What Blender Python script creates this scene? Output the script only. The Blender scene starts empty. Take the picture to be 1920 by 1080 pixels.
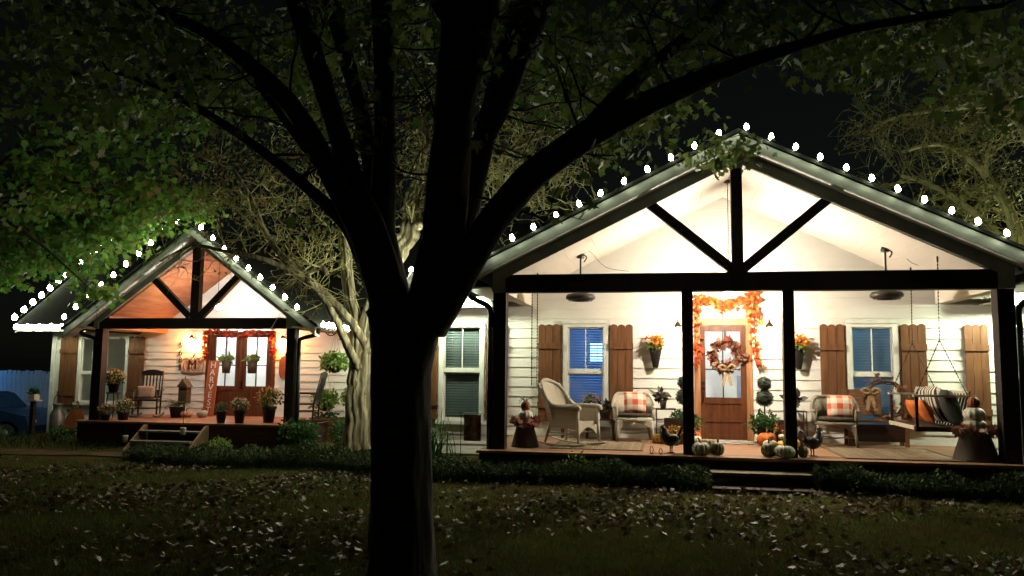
import bpy, math, random
import numpy as np
from mathutils import Vector, Matrix

random.seed(7)
RNG = np.random.default_rng(11)
SC = bpy.context.scene
COL = SC.collection
PI = math.pi

# ------------------------------------------------------------------ camera
CAM_Z = 1.71
FPX = 1515.5                      # focal length in pixels of a 1920 px wide frame
YAW, PITCH, ROLL = 0.1861, 0.1003, 0.0100
_f = Vector((-math.sin(YAW) * math.cos(PITCH), math.cos(YAW) * math.cos(PITCH), math.sin(PITCH)))
_r0 = Vector((math.cos(YAW), math.sin(YAW), 0))
_u0 = _r0.cross(_f)
_r = _r0 * math.cos(ROLL) + _u0 * math.sin(ROLL)
_u = -_r0 * math.sin(ROLL) + _u0 * math.cos(ROLL)
camd = bpy.data.cameras.new('camera')
cam = bpy.data.objects.new('camera', camd)
COL.objects.link(cam)
M3 = Matrix((_r, _u, -_f)).transposed()
cam.matrix_world = Matrix.Translation((0, 0, CAM_Z)) @ M3.to_4x4()
camd.sensor_width = 36
camd.lens = FPX / 1920 * 36
camd.clip_end = 600
camd.clip_start = 0.05
SC.camera = cam

def P(px, py, Y):
    """world point at distance Y in front of the lens plane that was measured at a spot of the photograph"""
    d = _f + _r * ((px - 960) / FPX) - _u * ((py - 540) / FPX)
    return Vector((0, 0, CAM_Z)) + d * (Y / d.y)

# ------------------------------------------------------------------ sky, moonlight, exposure
W = bpy.data.worlds.new('World')
SC.world = W
W.use_nodes = True
nt = W.node_tree
bg = nt.nodes['Background']
sky = nt.nodes.new('ShaderNodeTexSky')
sky.sky_type = 'NISHITA'
sky.sun_disc = False
sky.sun_elevation = math.radians(28)
sky.sun_rotation = math.radians(200)
hsv = nt.nodes.new('ShaderNodeHueSaturation')
hsv.inputs['Saturation'].default_value = 0.55
hsv.inputs['Hue'].default_value = 0.47
nt.links.new(sky.outputs[0], hsv.inputs['Color'])
tint = nt.nodes.new('ShaderNodeMix')
tint.data_type = 'RGBA'
tint.blend_type = 'MULTIPLY'
tint.inputs[0].default_value = 1.0
tint.inputs[7].default_value = (0.95, 1.0, 0.80, 1)
nt.links.new(hsv.outputs[0], tint.inputs[6])
nt.links.new(tint.outputs[2], bg.inputs[0])
bg.inputs[1].default_value = 0.0008
sund = bpy.data.lights.new('moon', 'SUN')
sund.energy = 0.004
sund.angle = math.radians(0.6)
sund.color = (0.8, 0.9, 1.0)
suno = bpy.data.objects.new('moon', sund)
COL.objects.link(suno)
suno.rotation_euler = (math.radians(62), 0, math.radians(20))
SC.view_settings.view_transform = 'Standard'
SC.view_settings.look = 'None'
SC.view_settings.exposure = 0.0
SC.view_settings.gamma = 1.0
SC.cycles.use_denoising = True
SC.cycles.max_bounces = 5
SC.cycles.diffuse_bounces = 3
SC.cycles.glossy_bounces = 2
SC.cycles.transparent_max_bounces = 12
SC.cycles.sample_clamp_indirect = 2.5
SC.cycles.sample_clamp_direct = 0
SC.cycles.caustics_reflective = False
SC.cycles.caustics_refractive = False
SC.cycles.use_light_tree = True

# lamp powers (watts of flux)
P_PORCH_R, P_PORCH_L = 500.0, 190.0
P_SCONCE_R, P_SCONCE_L = 30.0, 80.0
P_BULB = 3.8
P_EAVE = 36.0
P_ROOM = 160.0

# ------------------------------------------------------------------ materials
MATS = {}
def mat(name, col, rough=0.6, col2=None, scale=8.0, stretch=(1, 1, 1), bump=0.0, bscale=None, metal=0.0, spec=0.3,
        island=0.0, trans=0.0, coord='Object', detail=4.0, ramp=(0.35, 0.65)):
    if name in MATS:
        return MATS[name]
    m = bpy.data.materials.new(name)
    m.use_nodes = True
    n = m.node_tree.nodes
    l = m.node_tree.links
    b = n['Principled BSDF']
    b.inputs['Roughness'].default_value = rough
    b.inputs['Metallic'].default_value = metal
    b.inputs['Specular IOR Level'].default_value = spec
    tc = n.new('ShaderNodeTexCoord')
    mp = n.new('ShaderNodeMapping')
    mp.inputs['Scale'].default_value = stretch
    l.new(tc.outputs[coord], mp.inputs[0])
    noi = n.new('ShaderNodeTexNoise')
    noi.inputs['Scale'].default_value = scale
    noi.inputs['Detail'].default_value = detail
    l.new(mp.outputs[0], noi.inputs['Vector'])
    if col2 is None:
        col2 = tuple(c * 0.8 for c in col)
    cr = n.new('ShaderNodeValToRGB')
    cr.color_ramp.elements[0].position = ramp[0]
    cr.color_ramp.elements[1].position = ramp[1]
    cr.color_ramp.elements[0].color = (*col2, 1)
    cr.color_ramp.elements[1].color = (*col, 1)
    l.new(noi.outputs['Fac'], cr.inputs[0])
    out = cr.outputs[0]
    if island > 0:
        geo = n.new('ShaderNodeNewGeometry')
        mr = n.new('ShaderNodeMapRange')
        mr.inputs['To Min'].default_value = 1 - island
        mr.inputs['To Max'].default_value = 1 + island
        l.new(geo.outputs['Random Per Island'], mr.inputs['Value'])
        hs = n.new('ShaderNodeHueSaturation')
        l.new(mr.outputs[0], hs.inputs['Value'])
        l.new(out, hs.inputs['Color'])
        out = hs.outputs[0]
    l.new(out, b.inputs['Base Color'])
    if bump:
        n2 = n.new('ShaderNodeTexNoise')
        n2.inputs['Scale'].default_value = bscale or scale * 2
        n2.inputs['Detail'].default_value = 5
        l.new(mp.outputs[0], n2.inputs['Vector'])
        bp = n.new('ShaderNodeBump')
        bp.inputs['Strength'].default_value = bump
        bp.inputs['Distance'].default_value = 0.02
        l.new(n2.outputs['Fac'], bp.inputs['Height'])
        l.new(bp.outputs[0], b.inputs['Normal'])
    if trans > 0:
        tr = n.new('ShaderNodeBsdfTranslucent')
        l.new(out, tr.inputs[0])
        mx = n.new('ShaderNodeMixShader')
        mx.inputs[0].default_value = trans
        l.new(b.outputs[0], mx.inputs[1])
        l.new(tr.outputs[0], mx.inputs[2])
        l.new(mx.outputs[0], n['Material Output'].inputs[0])
    MATS[name] = m
    return m

def emit(name, col, strength):
    if name in MATS:
        return MATS[name]
    m = bpy.data.materials.new(name)
    m.use_nodes = True
    n = m.node_tree.nodes
    b = n['Principled BSDF']
    b.inputs['Base Color'].default_value = (0.8, 0.8, 0.8, 1)
    b.inputs['Emission Color'].default_value = (*col, 1)
    b.inputs['Emission Strength'].default_value = strength
    b.inputs['Roughness'].default_value = 0.3
    MATS[name] = m
    return m

def glass(name, tint=(0.9, 0.95, 0.95), refl=0.10):
    if name in MATS:
        return MATS[name]
    m = bpy.data.materials.new(name)
    m.use_nodes = True
    n = m.node_tree.nodes
    l = m.node_tree.links
    n.remove(n['Principled BSDF'])
    t = n.new('ShaderNodeBsdfTransparent')
    t.inputs[0].default_value = (*tint, 1)
    g = n.new('ShaderNodeBsdfGlossy')
    g.inputs['Roughness'].default_value = 0.03
    lw = n.new('ShaderNodeLayerWeight')
    lw.inputs[0].default_value = 0.25
    mr = n.new('ShaderNodeMapRange')
    mr.inputs['To Min'].default_value = refl * 0.5
    mr.inputs['To Max'].default_value = 0.6
    l.new(lw.outputs['Fresnel'], mr.inputs['Value'])
    mx = n.new('ShaderNodeMixShader')
    l.new(mr.outputs[0], mx.inputs[0])
    l.new(t.outputs[0], mx.inputs[1])
    l.new(g.outputs[0], mx.inputs[2])
    l.new(mx.outputs[0], n['Material Output'].inputs[0])
    MATS[name] = m
    return m

def leaf_mat(name, cols, trans=0.35, rough=0.5, spec=0.25):
    """leaves of mixed hues: a colour is drawn for every leaf"""
    if name in MATS:
        return MATS[name]
    m = bpy.data.materials.new(name)
    m.use_nodes = True
    n = m.node_tree.nodes
    l = m.node_tree.links
    b = n['Principled BSDF']
    b.inputs['Roughness'].default_value = rough
    b.inputs['Specular IOR Level'].default_value = spec
    geo = n.new('ShaderNodeNewGeometry')
    cr = n.new('ShaderNodeValToRGB')
    cr.color_ramp.interpolation = 'LINEAR'
    while len(cr.color_ramp.elements) < len(cols):
        cr.color_ramp.elements.new(0.5)
    for i, c in enumerate(cols):
        cr.color_ramp.elements[i].position = i / (len(cols) - 1)
        cr.color_ramp.elements[i].color = (*c, 1)
    l.new(geo.outputs['Random Per Island'], cr.inputs[0])
    l.new(cr.outputs[0], b.inputs['Base Color'])
    tr = n.new('ShaderNodeBsdfTranslucent')
    l.new(cr.outputs[0], tr.inputs[0])
    mx = n.new('ShaderNodeMixShader')
    mx.inputs[0].default_value = trans
    l.new(b.outputs[0], mx.inputs[1])
    l.new(tr.outputs[0], mx.inputs[2])
    l.new(mx.outputs[0], n['Material Output'].inputs[0])
    MATS[name] = m
    return m

def pattern_mat(name, kind, c1, c2, c3=None, scale=10.0, rough=0.85):
    """plaid, stripes, checks and weave for cloth, worked out from the object's own coordinates"""
    if name in MATS:
        return MATS[name]
    m = bpy.data.materials.new(name)
    m.use_nodes = True
    n = m.node_tree.nodes
    l = m.node_tree.links
    b = n['Principled BSDF']
    b.inputs['Roughness'].default_value = rough
    b.inputs['Specular IOR Level'].default_value = 0.15
    tc = n.new('ShaderNodeTexCoord')
    sp = n.new('ShaderNodeSeparateXYZ')
    l.new(tc.outputs['Object'], sp.inputs[0])
    def math_(op, a, bb=None):
        k = n.new('ShaderNodeMath')
        k.operation = op
        for i, v in enumerate((a, bb)):
            if v is None:
                continue
            if isinstance(v, (int, float)):
                k.inputs[i].default_value = v
            else:
                l.new(v, k.inputs[i])
        return k.outputs[0]
    def mix(f, a, bb):
        k = n.new('ShaderNodeMix')
        k.data_type = 'RGBA'
        l.new(f, k.inputs[0])
        for s, v in ((6, a), (7, bb)):
            if isinstance(v, tuple):
                k.inputs[s].default_value = (*v, 1)
            else:
                l.new(v, k.inputs[s])
        return k.outputs[2]
    def stripe(axis, ph=0.25):
        x = math_('MULTIPLY', sp.outputs[axis], scale)
        x = math_('FRACT', math_('ADD', x, ph))
        return math_('GREATER_THAN', x, 0.5)
    if kind == 'plaid':          # in the local XZ plane
        s = math_('MULTIPLY', math_('ADD', stripe('X'), stripe('Z')), 0.5)
        mid = tuple((a + bb) / 2 for a, bb in zip(c1, c2))
        low = mix(math_('MULTIPLY', s, 2.0), c1, mid)
        col = mix(math_('GREATER_THAN', s, 0.75), low, c2)
    elif kind == 'stripes':
        col = mix(stripe('Y'), c1, c2)
    elif kind == 'check':
        a = stripe('X')
        c = stripe('Y')
        x = math_('ABSOLUTE', math_('SUBTRACT', a, c))
        col = mix(x, c1, c2)
    elif kind == 'weave':
        br = n.new('ShaderNodeTexBrick')
        br.inputs['Scale'].default_value = scale
        br.inputs['Color1'].default_value = (*c1, 1)
        br.inputs['Color2'].default_value = (*c2, 1)
        br.inputs['Mortar'].default_value = (*(c3 or c2), 1)
        br.inputs['Mortar Size'].default_value = 0.03
        mp = n.new('ShaderNodeMapping')
        mp.inputs['Rotation'].default_value = (PI / 2, 0, 0.0)
        l.new(tc.outputs['Object'], mp.inputs[0])
        l.new(mp.outputs[0], br.inputs['Vector'])
        wv = n.new('ShaderNodeTexWave')
        wv.inputs['Scale'].default_value = scale * 4
        l.new(tc.outputs['Object'], wv.inputs['Vector'])
        bp = n.new('ShaderNodeBump')
        bp.inputs['Strength'].default_value = 0.7
        bp.inputs['Distance'].default_value = 0.01
        l.new(wv.outputs['Fac'], bp.inputs['Height'])
        l.new(bp.outputs[0], b.inputs['Normal'])
        col = br.outputs[0]
    noi = n.new('ShaderNodeTexNoise')
    noi.inputs['Scale'].default_value = 60
    l.new(tc.outputs['Object'], noi.inputs['Vector'])
    mr = n.new('ShaderNodeMapRange')
    mr.inputs['To Min'].default_value = 0.75
    mr.inputs['To Max'].default_value = 1.2
    l.new(noi.outputs['Fac'], mr.inputs['Value'])
    hs = n.new('ShaderNodeHueSaturation')
    l.new(mr.outputs[0], hs.inputs['Value'])
    l.new(col, hs.inputs['Color'])
    l.new(hs.outputs[0], b.inputs['Base Color'])
    MATS[name] = m
    return m

WHITE = mat('white_paint', (0.78, 0.77, 0.72), 0.55, (0.73, 0.72, 0.665), 1.6, (1, 1, 2), bump=0.04, bscale=30)
TRIM = mat('trim_paint', (0.74, 0.74, 0.69), 0.5, (0.62, 0.62, 0.57), 5, bump=0.05, bscale=25)
RAKE = mat('fascia_paint', (0.28, 0.29, 0.255), 0.6, (0.21, 0.22, 0.19), 5, bump=0.05, bscale=25)
DARK = mat('dark_timber', (0.020, 0.012, 0.009), 0.6, (0.012, 0.007, 0.006), 6, (1, 1, 0.2), bump=0.1)
STAIN = mat('stained_timber', (0.10, 0.042, 0.02), 0.5, (0.06, 0.024, 0.012), 6, (1, 1, 0.15), bump=0.15)
SHUTTER = mat('cedar_shutter', (0.165, 0.072, 0.029), 0.55, (0.10, 0.042, 0.017), 5, (3, 3, 0.35), bump=0.2, bscale=18, island=0.12)
DOORW = mat('door_wood', (0.125, 0.042, 0.016), 0.4, (0.065, 0.022, 0.009), 5, (3, 3, 0.35), bump=0.12, bscale=14)
CEDAR = mat('ceiling_cedar', (0.36, 0.15, 0.075), 0.5, (0.22, 0.085, 0.04), 3, (3, 0.5, 3), bump=0.1, bscale=14)
SHINGLE = mat('roof_shingle', (0.018, 0.019, 0.016), 1.0, (0.010, 0.010, 0.009), 14, (1, 2.5, 2.5), bump=0.5, bscale=30, spec=0.03)
DECKM = mat('deck_stain', (0.36, 0.20, 0.12), 0.55, (0.22, 0.12, 0.07), 4, (0.5, 5, 1), bump=0.12, bscale=25)
SKIRT = mat('skirt_board', (0.045, 0.022, 0.013), 0.7, (0.025, 0.013, 0.008), 5, (0.5, 1, 3), bump=0.1)
BLACKM = mat('black_metal', (0.012, 0.012, 0.012), 0.4, metal=0.3, spec=0.5)
IRON = mat('bronze_metal', (0.05, 0.03, 0.018), 0.4, metal=0.6, spec=0.5)
CEILW = mat('ceiling_paint', (0.80, 0.75, 0.68), 0.6, (0.76, 0.71, 0.64), 2, (4, 0.5, 1))
WALLIN = mat('room_paint', (0.75, 0.74, 0.72), 0.8, (0.70, 0.69, 0.67), 2)
FLOORIN = mat('room_floor', (0.35, 0.25, 0.18), 0.5)
DARKIN = mat('dark_room', (0.10, 0.10, 0.10), 0.9)
BLIND = mat('blind_slat', (0.62, 0.65, 0.65), 0.5, (0.56, 0.59, 0.59), 3, trans=0.45)
GLASS = glass('window_glass')

# ------------------------------------------------------------------ mesh builder
class MB:
    def __init__(s):
        s.v = []
        s.f = []
    def add(s, v, f):
        o = len(s.v)
        s.v.extend([tuple(p) for p in v])
        s.f.extend([tuple(i + o for i in q) for q in f])
        return s
    def box(s, x0, x1, y0, y1, z0, z1):
        v = [(x0, y0, z0), (x1, y0, z0), (x1, y1, z0), (x0, y1, z0), (x0, y0, z1), (x1, y0, z1), (x1, y1, z1), (x0, y1, z1)]
        return s.add(v, [(0, 3, 2, 1), (4, 5, 6, 7), (0, 1, 5, 4), (1, 2, 6, 5), (2, 3, 7, 6), (3, 0, 4, 7)])
    def bar(s, a, b, w, h, side=(0, 1, 0)):
        """box from a to b; w measured along 'side', h across it"""
        a, b = Vector(a), Vector(b)
        d = (b - a).normalized()
        sd = Vector(side)
        sd = (sd - d * sd.dot(d)).normalized()
        up = sd.cross(d)
        v = []
        for p in (a, b):
            for i, j in ((-1, -1), (1, -1), (1, 1), (-1, 1)):
                v.append(p + sd * (i * w / 2) + up * (j * h / 2))
        return s.add(v, [(0, 1, 2, 3), (7, 6, 5, 4), (0, 4, 5, 1), (1, 5, 6, 2), (2, 6, 7, 3), (3, 7, 4, 0)])
    def prism(s, poly, axis, a, b):
        """polygon (two coordinates) pushed along an axis from a to b"""
        n = len(poly)
        def mk(q, t):
            return {'x': (t, q[0], q[1]), 'y': (q[0], t, q[1]), 'z': (q[0], q[1], t)}[axis]
        v = [mk(q, a) for q in poly] + [mk(q, b) for q in poly]
        f = [tuple(range(n)), tuple(range(2 * n - 1, n - 1, -1))]
        f += [(i, i + n, (i + 1) % n + n, (i + 1) % n) for i in range(n)]
        return s.add(v, f)
    def tube(s, pts, rad, n=8, flat=None):
        pts = [Vector(p) for p in pts]
        m = len(pts)
        if isinstance(rad, (int, float)):
            rad = [rad] * m
        t0 = (pts[1] - pts[0]).normalized()
        ref = Vector((0, 0, 1)) if abs(t0.z) < 0.9 else Vector((1, 0, 0))
        nrm = (ref - t0 * ref.dot(t0)).normalized()
        o = len(s.v)
        for i in range(m):
            if i == 0:
                t = pts[1] - pts[0]
            elif i == m - 1:
                t = pts[-1] - pts[-2]
            else:
                t = pts[i + 1] - pts[i - 1]
            t = t.normalized() if t.length > 1e-9 else t0
            nrm = nrm - t * nrm.dot(t)
            nrm = nrm.normalized() if nrm.length > 1e-6 else t.orthogonal().normalized()
            bn = t.cross(nrm)
            for k in range(n):
                a = 2 * PI * k / n
                rr = rad[i] * (flat(i / (m - 1), a) if flat else 1)
                s.v.append(tuple(pts[i] + (nrm * math.cos(a) + bn * math.sin(a)) * rr))
        for i in range(m - 1):
            for k in range(n):
                k2 = (k + 1) % n
                s.f.append((o + i * n + k, o + i * n + k2, o + (i + 1) * n + k2, o + (i + 1) * n + k))
        s.f.append(tuple(o + k for k in range(n - 1, -1, -1)))
        s.f.append(tuple(o + (m - 1) * n + k for k in range(n)))
        return s
    def lathe(s, prof, n=16, c=(0, 0, 0), rib=0.0, nr=10, sx=1.0, sy=1.0):
        o = len(s.v)
        for r, z in prof:
            for k in range(n):
                a = 2 * PI * k / n
                q = r * (1 - rib * (0.5 + 0.5 * math.cos(nr * a)) ** 2) if rib else r
                s.v.append((c[0] + q * math.cos(a) * sx, c[1] + q * math.sin(a) * sy, c[2] + z))
        m = len(prof)
        for i in range(m - 1):
            for k in range(n):
                k2 = (k + 1) % n
                s.f.append((o + i * n + k, o + i * n + k2, o + (i + 1) * n + k2, o + (i + 1) * n + k))
        s.f.append(tuple(o + k for k in range(n - 1, -1, -1)))
        s.f.append(tuple(o + (m - 1) * n + k for k in range(n)))
        return s
    def ball(s, c, r, n=14, m=9, rib=0.0, nr=10):
        if isinstance(r, (int, float)):
            r = (r, r, r)
        prof = []
        for i in range(m):
            a = PI * (i + 0.02) / (m - 1 + 0.04) - PI / 2
            prof.append((math.cos(a), math.sin(a) * r[2]))
        return s.lathe([(p, z) for p, z in prof], n, c, rib, nr, r[0], r[1])
    def build(s, name, material, parent=None, smooth=False, kind=None):
        me = bpy.data.meshes.new(name)
        me.from_pydata(s.v, [], s.f)
        me.validate()
        if smooth:
            me.polygons.foreach_set('use_smooth', [True] * len(me.polygons))
        me.materials.append(material)
        o = bpy.data.objects.new(name, me)
        COL.objects.link(o)
        if parent:
            o.parent = parent
        if kind:
            o['kind'] = kind
        return o

def np_mesh(name, verts, faces, material, parent=None, kind=None):
    """verts (N,3) and quads or tris (M,k) from arrays"""
    me = bpy.data.meshes.new(name)
    k = faces.shape[1]
    me.vertices.add(len(verts))
    me.vertices.foreach_set('co', verts.astype(np.float32).ravel())
    me.loops.add(faces.size)
    me.loops.foreach_set('vertex_index', faces.astype(np.int32).ravel())
    me.polygons.add(len(faces))
    me.polygons.foreach_set('loop_start', np.arange(0, faces.size, k, dtype=np.int32))
    me.update(calc_edges=True)
    me.materials.append(material)
    o = bpy.data.objects.new(name, me)
    COL.objects.link(o)
    if parent:
        o.parent = parent
    if kind:
        o['kind'] = kind
    return o

def empty(name, label=None, cat=None, group=None, loc=(0, 0, 0), rz=0.0):
    o = bpy.data.objects.new(name, None)
    o.empty_display_size = 0.2
    COL.objects.link(o)
    o.location = loc
    o.rotation_euler = (0, 0, rz)
    tag(o, label, cat, group)
    return o

def tag(o, label=None, cat=None, group=None, kind=None):
    if label:
        o['label'] = label
    if cat:
        o['category'] = cat
    if group:
        o['group'] = group
    if kind:
        o['kind'] = kind
    return o

def rebase(root, loc):
    """move a thing's origin to its base while its world-space parts stay where they are"""
    loc = Vector(loc)
    root.location = loc
    for c in root.children:
        c.location = c.location - loc
    return root

def copy_tree(o, parent=None):
    c = o.copy()
    COL.objects.link(c)
    if parent:
        c.parent = parent
    for ch in o.children:
        copy_tree(ch, c)
    return c

# leaves -----------------------------------------------------------
MAPLE = np.array([(0, 0), (.16, .10), (.42, .02), (.36, .22), (.62, .42), (.34, .46), (.36, .66), (.16, .56), (0, 1.0),
                  (-.16, .56), (-.36, .66), (-.34, .46), (-.62, .42), (-.36, .22), (-.42, .02), (-.16, .10)], float)
OVAL = np.array([(0, 0), (.2, .25), (.24, .55), (0, 1), (-.24, .55), (-.2, .25)], float)
DIAM = np.array([(0, 0), (.26, .45), (0, 1), (-.26, .45)], float)

def leaves(name, pts, size, material, parent=None, shape=OVAL, droop=0.4, up=None, kind=None, jitter=0.45, normals=None):
    pts = np.asarray(pts, float)
    n = len(pts)
    k = len(shape)
    sz = size * (1 + jitter * (RNG.random(n) * 2 - 1))
    d = RNG.normal(size=(n, 3))
    d[:, 2] -= droop
    if normals is not None:
        d = d * 0.6 + np.asarray(normals) * 1.0
    d /= np.linalg.norm(d, axis=1)[:, None] + 1e-9
    q = RNG.normal(size=(n, 3))
    if up is not None:
        q = q * (1 - up) + np.array([0, 0, 3.0]) * up
    q -= d * (q * d).sum(1)[:, None]
    q /= np.linalg.norm(q, axis=1)[:, None] + 1e-9
    side = np.cross(d, q)
    cup = 0.18 * (RNG.random(n) - 0.3)
    V = (pts[:, None, :] + d[:, None, :] * (shape[None, :, 1:2] * sz[:, None, None])
         + side[:, None, :] * (shape[None, :, 0:1] * sz[:, None, None])
         + q[:, None, :] * ((np.abs(shape[None, :, 0:1]) * 2 * cup[:, None, None] - 0.25 * (shape[None, :, 1:2] ** 2) * cup[:, None, None]) * sz[:, None, None]))
    F = np.arange(n * k).reshape(n, k)
    return np_mesh(name, V.reshape(-1, 3), F, material, parent, kind)

def blades(name, pts, length, width, material, parent=None, spread=0.6, kind=None, seg=3):
    """arching grass-like blades: strips of quads"""
    pts = np.asarray(pts, float)
    n = len(pts)
    a = RNG.random(n) * 2 * PI
    L = length * (0.6 + 0.7 * RNG.random(n))
    sp = spread * (0.3 + RNG.random(n))
    dirx, diry = np.cos(a), np.sin(a)
    V = np.zeros((n, 2 * (seg + 1), 3))
    for i in range(seg + 1):
        t = i / seg
        h = L * (t - 0.45 * sp * t * t)
        o = L * sp * t * t * 0.9
        w = width * (1 - t * 0.9) / 2
        for j, sgn in enumerate((-1, 1)):
            V[:, 2 * i + j, 0] = pts[:, 0] + dirx * o - diry * w * sgn
            V[:, 2 * i + j, 1] = pts[:, 1] + diry * o + dirx * w * sgn
            V[:, 2 * i + j, 2] = pts[:, 2] + h
    base = np.arange(n)[:, None] * (2 * (seg + 1))
    F = np.concatenate([base + np.array([2 * i, 2 * i + 1, 2 * i + 3, 2 * i + 2]) for i in range(seg)], 0)
    return np_mesh(name, V.reshape(-1, 3), F, material, parent, kind)

def smooth_path(pts, per=6):
    pts = [np.array(p, float) for p in pts]
    out = []
    q = [pts[0]] + pts + [pts[-1]]
    for i in range(1, len(q) - 2):
        p0, p1, p2, p3 = q[i - 1], q[i], q[i + 1], q[i + 2]
        for k in range(per):
            t = k / per
            out.append(0.5 * ((2 * p1) + (-p0 + p2) * t + (2 * p0 - 5 * p1 + 4 * p2 - p3) * t * t + (-p0 + 3 * p1 - 3 * p2 + p3) * t ** 3))
    out.append(pts[-1])
    return out

def text_mesh(ch, size, depth, name, material, parent):
    cu = bpy.data.curves.new(name, 'FONT')
    cu.body = ch
    cu.size = size
    cu.extrude = depth / 2
    cu.align_x = 'CENTER'
    cu.align_y = 'CENTER'
    to = bpy.data.objects.new('tmp', cu)
    COL.objects.link(to)
    dg = bpy.context.evaluated_depsgraph_get()
    me = bpy.data.meshes.new_from_object(to.evaluated_get(dg))
    me.name = name
    COL.objects.unlink(to)
    bpy.data.objects.remove(to)
    me.transform(Matrix.Rotation(PI / 2, 4, 'X'))
    me.materials.clear()
    me.materials.append(material)
    o = bpy.data.objects.new(name, me)
    COL.objects.link(o)
    o.parent = parent
    return o

# ================================================================== the ground
def gz(x, y):
    t = min(1, max(0, (-x - 4) / 5.5))
    h = 0.10 - 0.20 * t * t * (3 - 2 * t)
    s = min(1, max(0, (-x - 16.2) / 1.2)) * min(1, max(0, (y - 17.2) / 1.5))
    return h - 0.5 * s + 0.015 * math.sin(x * 1.7 + y * 0.9) + 0.012 * math.sin(y * 2.3 - x * 0.6)

def make_ground():
    xs = np.concatenate([[-120, -70, -45, -30], np.arange(-25, 12.01, 0.5), [18, 30, 50, 80, 120]])
    ys = np.concatenate([[-60, -25, -10, 0, 3], np.arange(4, 26.01, 0.5), [30, 40, 60, 100, 160, 240]])
    v = [(x, y, gz(x, y)) for y in ys for x in xs]
    nx = len(xs)
    f = [(j * nx + i, j * nx + i + 1, (j + 1) * nx + i + 1, (j + 1) * nx + i) for j in range(len(ys) - 1) for i in range(nx - 1)]
    m = MB().add(v, f)
    gm = mat('lawn_soil', (0.050, 0.056, 0.017), 0.95, (0.048, 0.032, 0.015), 1.3, bump=0.8, bscale=30, detail=8, spec=0.0)
    o = m.build('ground', gm, smooth=True)
    tag(o, kind='structure')
make_ground()

# ================================================================== house pieces
def siding(parent, yw, rows, z_start, pitch, extent, openings, material, back_depth=0.12):
    """lap siding board by board; extent(z) gives the left and right end at a height"""
    for r in range(rows):
        za, zb = z_start + r * pitch, z_start + (r + 1) * pitch
        xa0, xb0 = extent(za)
        xa1, xb1 = extent(zb)
        if xb1 - xa1 < 0.15:
            break
        cuts = sorted({xa0, xb0} | {min(max(o[i], xa0), xb0) for o in openings if o[3] > za and o[2] < zb for i in (0, 1)})
        fine = []
        for a, b in zip(cuts, cuts[1:]):
            if b - a > 2.6:
                j = a + (b - a) * random.uniform(.25, .75)
                fine += [(a, j - .0015), (j + .0015, b)]
            else:
                fine.append((a, b))
        for a, b in fine:
            if b - a < 0.02:
                continue
            mid = (a + b) / 2
            segs = [(za, zb)]
            for o in openings:
                if o[0] < mid < o[1]:
                    nw = []
                    for s0, s1 in segs:
                        if o[3] <= s0 or o[2] >= s1:
                            nw.append((s0, s1))
                            continue
                        if o[2] > s0:
                            nw.append((s0, o[2]))
                        if o[3] < s1:
                            nw.append((o[3], s1))
                    segs = nw
            for s0, s1 in segs:
                if s1 - s0 < 0.015:
                    continue
                a1 = xa1 if a == xa0 else a
                b1 = xb1 if b == xb0 else b
                jit = random.uniform(-0.002, 0.002)
                yb = yw - 0.023 + jit
                yt = yw - 0.005 + jit - 0.02 * (1 - (s1 - za) / pitch) * 0
                m = MB()
                m.add([(a, yb, s0), (b, yb, s0), (b1, yt, s1 + 0.004), (a1, yt, s1 + 0.004), (a, yw, s0), (b, yw, s0), (b1, yw, s1 + 0.004), (a1, yw, s1 + 0.004)],
                      [(0, 1, 2, 3), (4, 7, 6, 5), (0, 4, 5, 1), (3, 2, 6, 7), (0, 3, 7, 4), (1, 5, 6, 2)])
                m.build('siding_board', material, parent)

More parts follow.
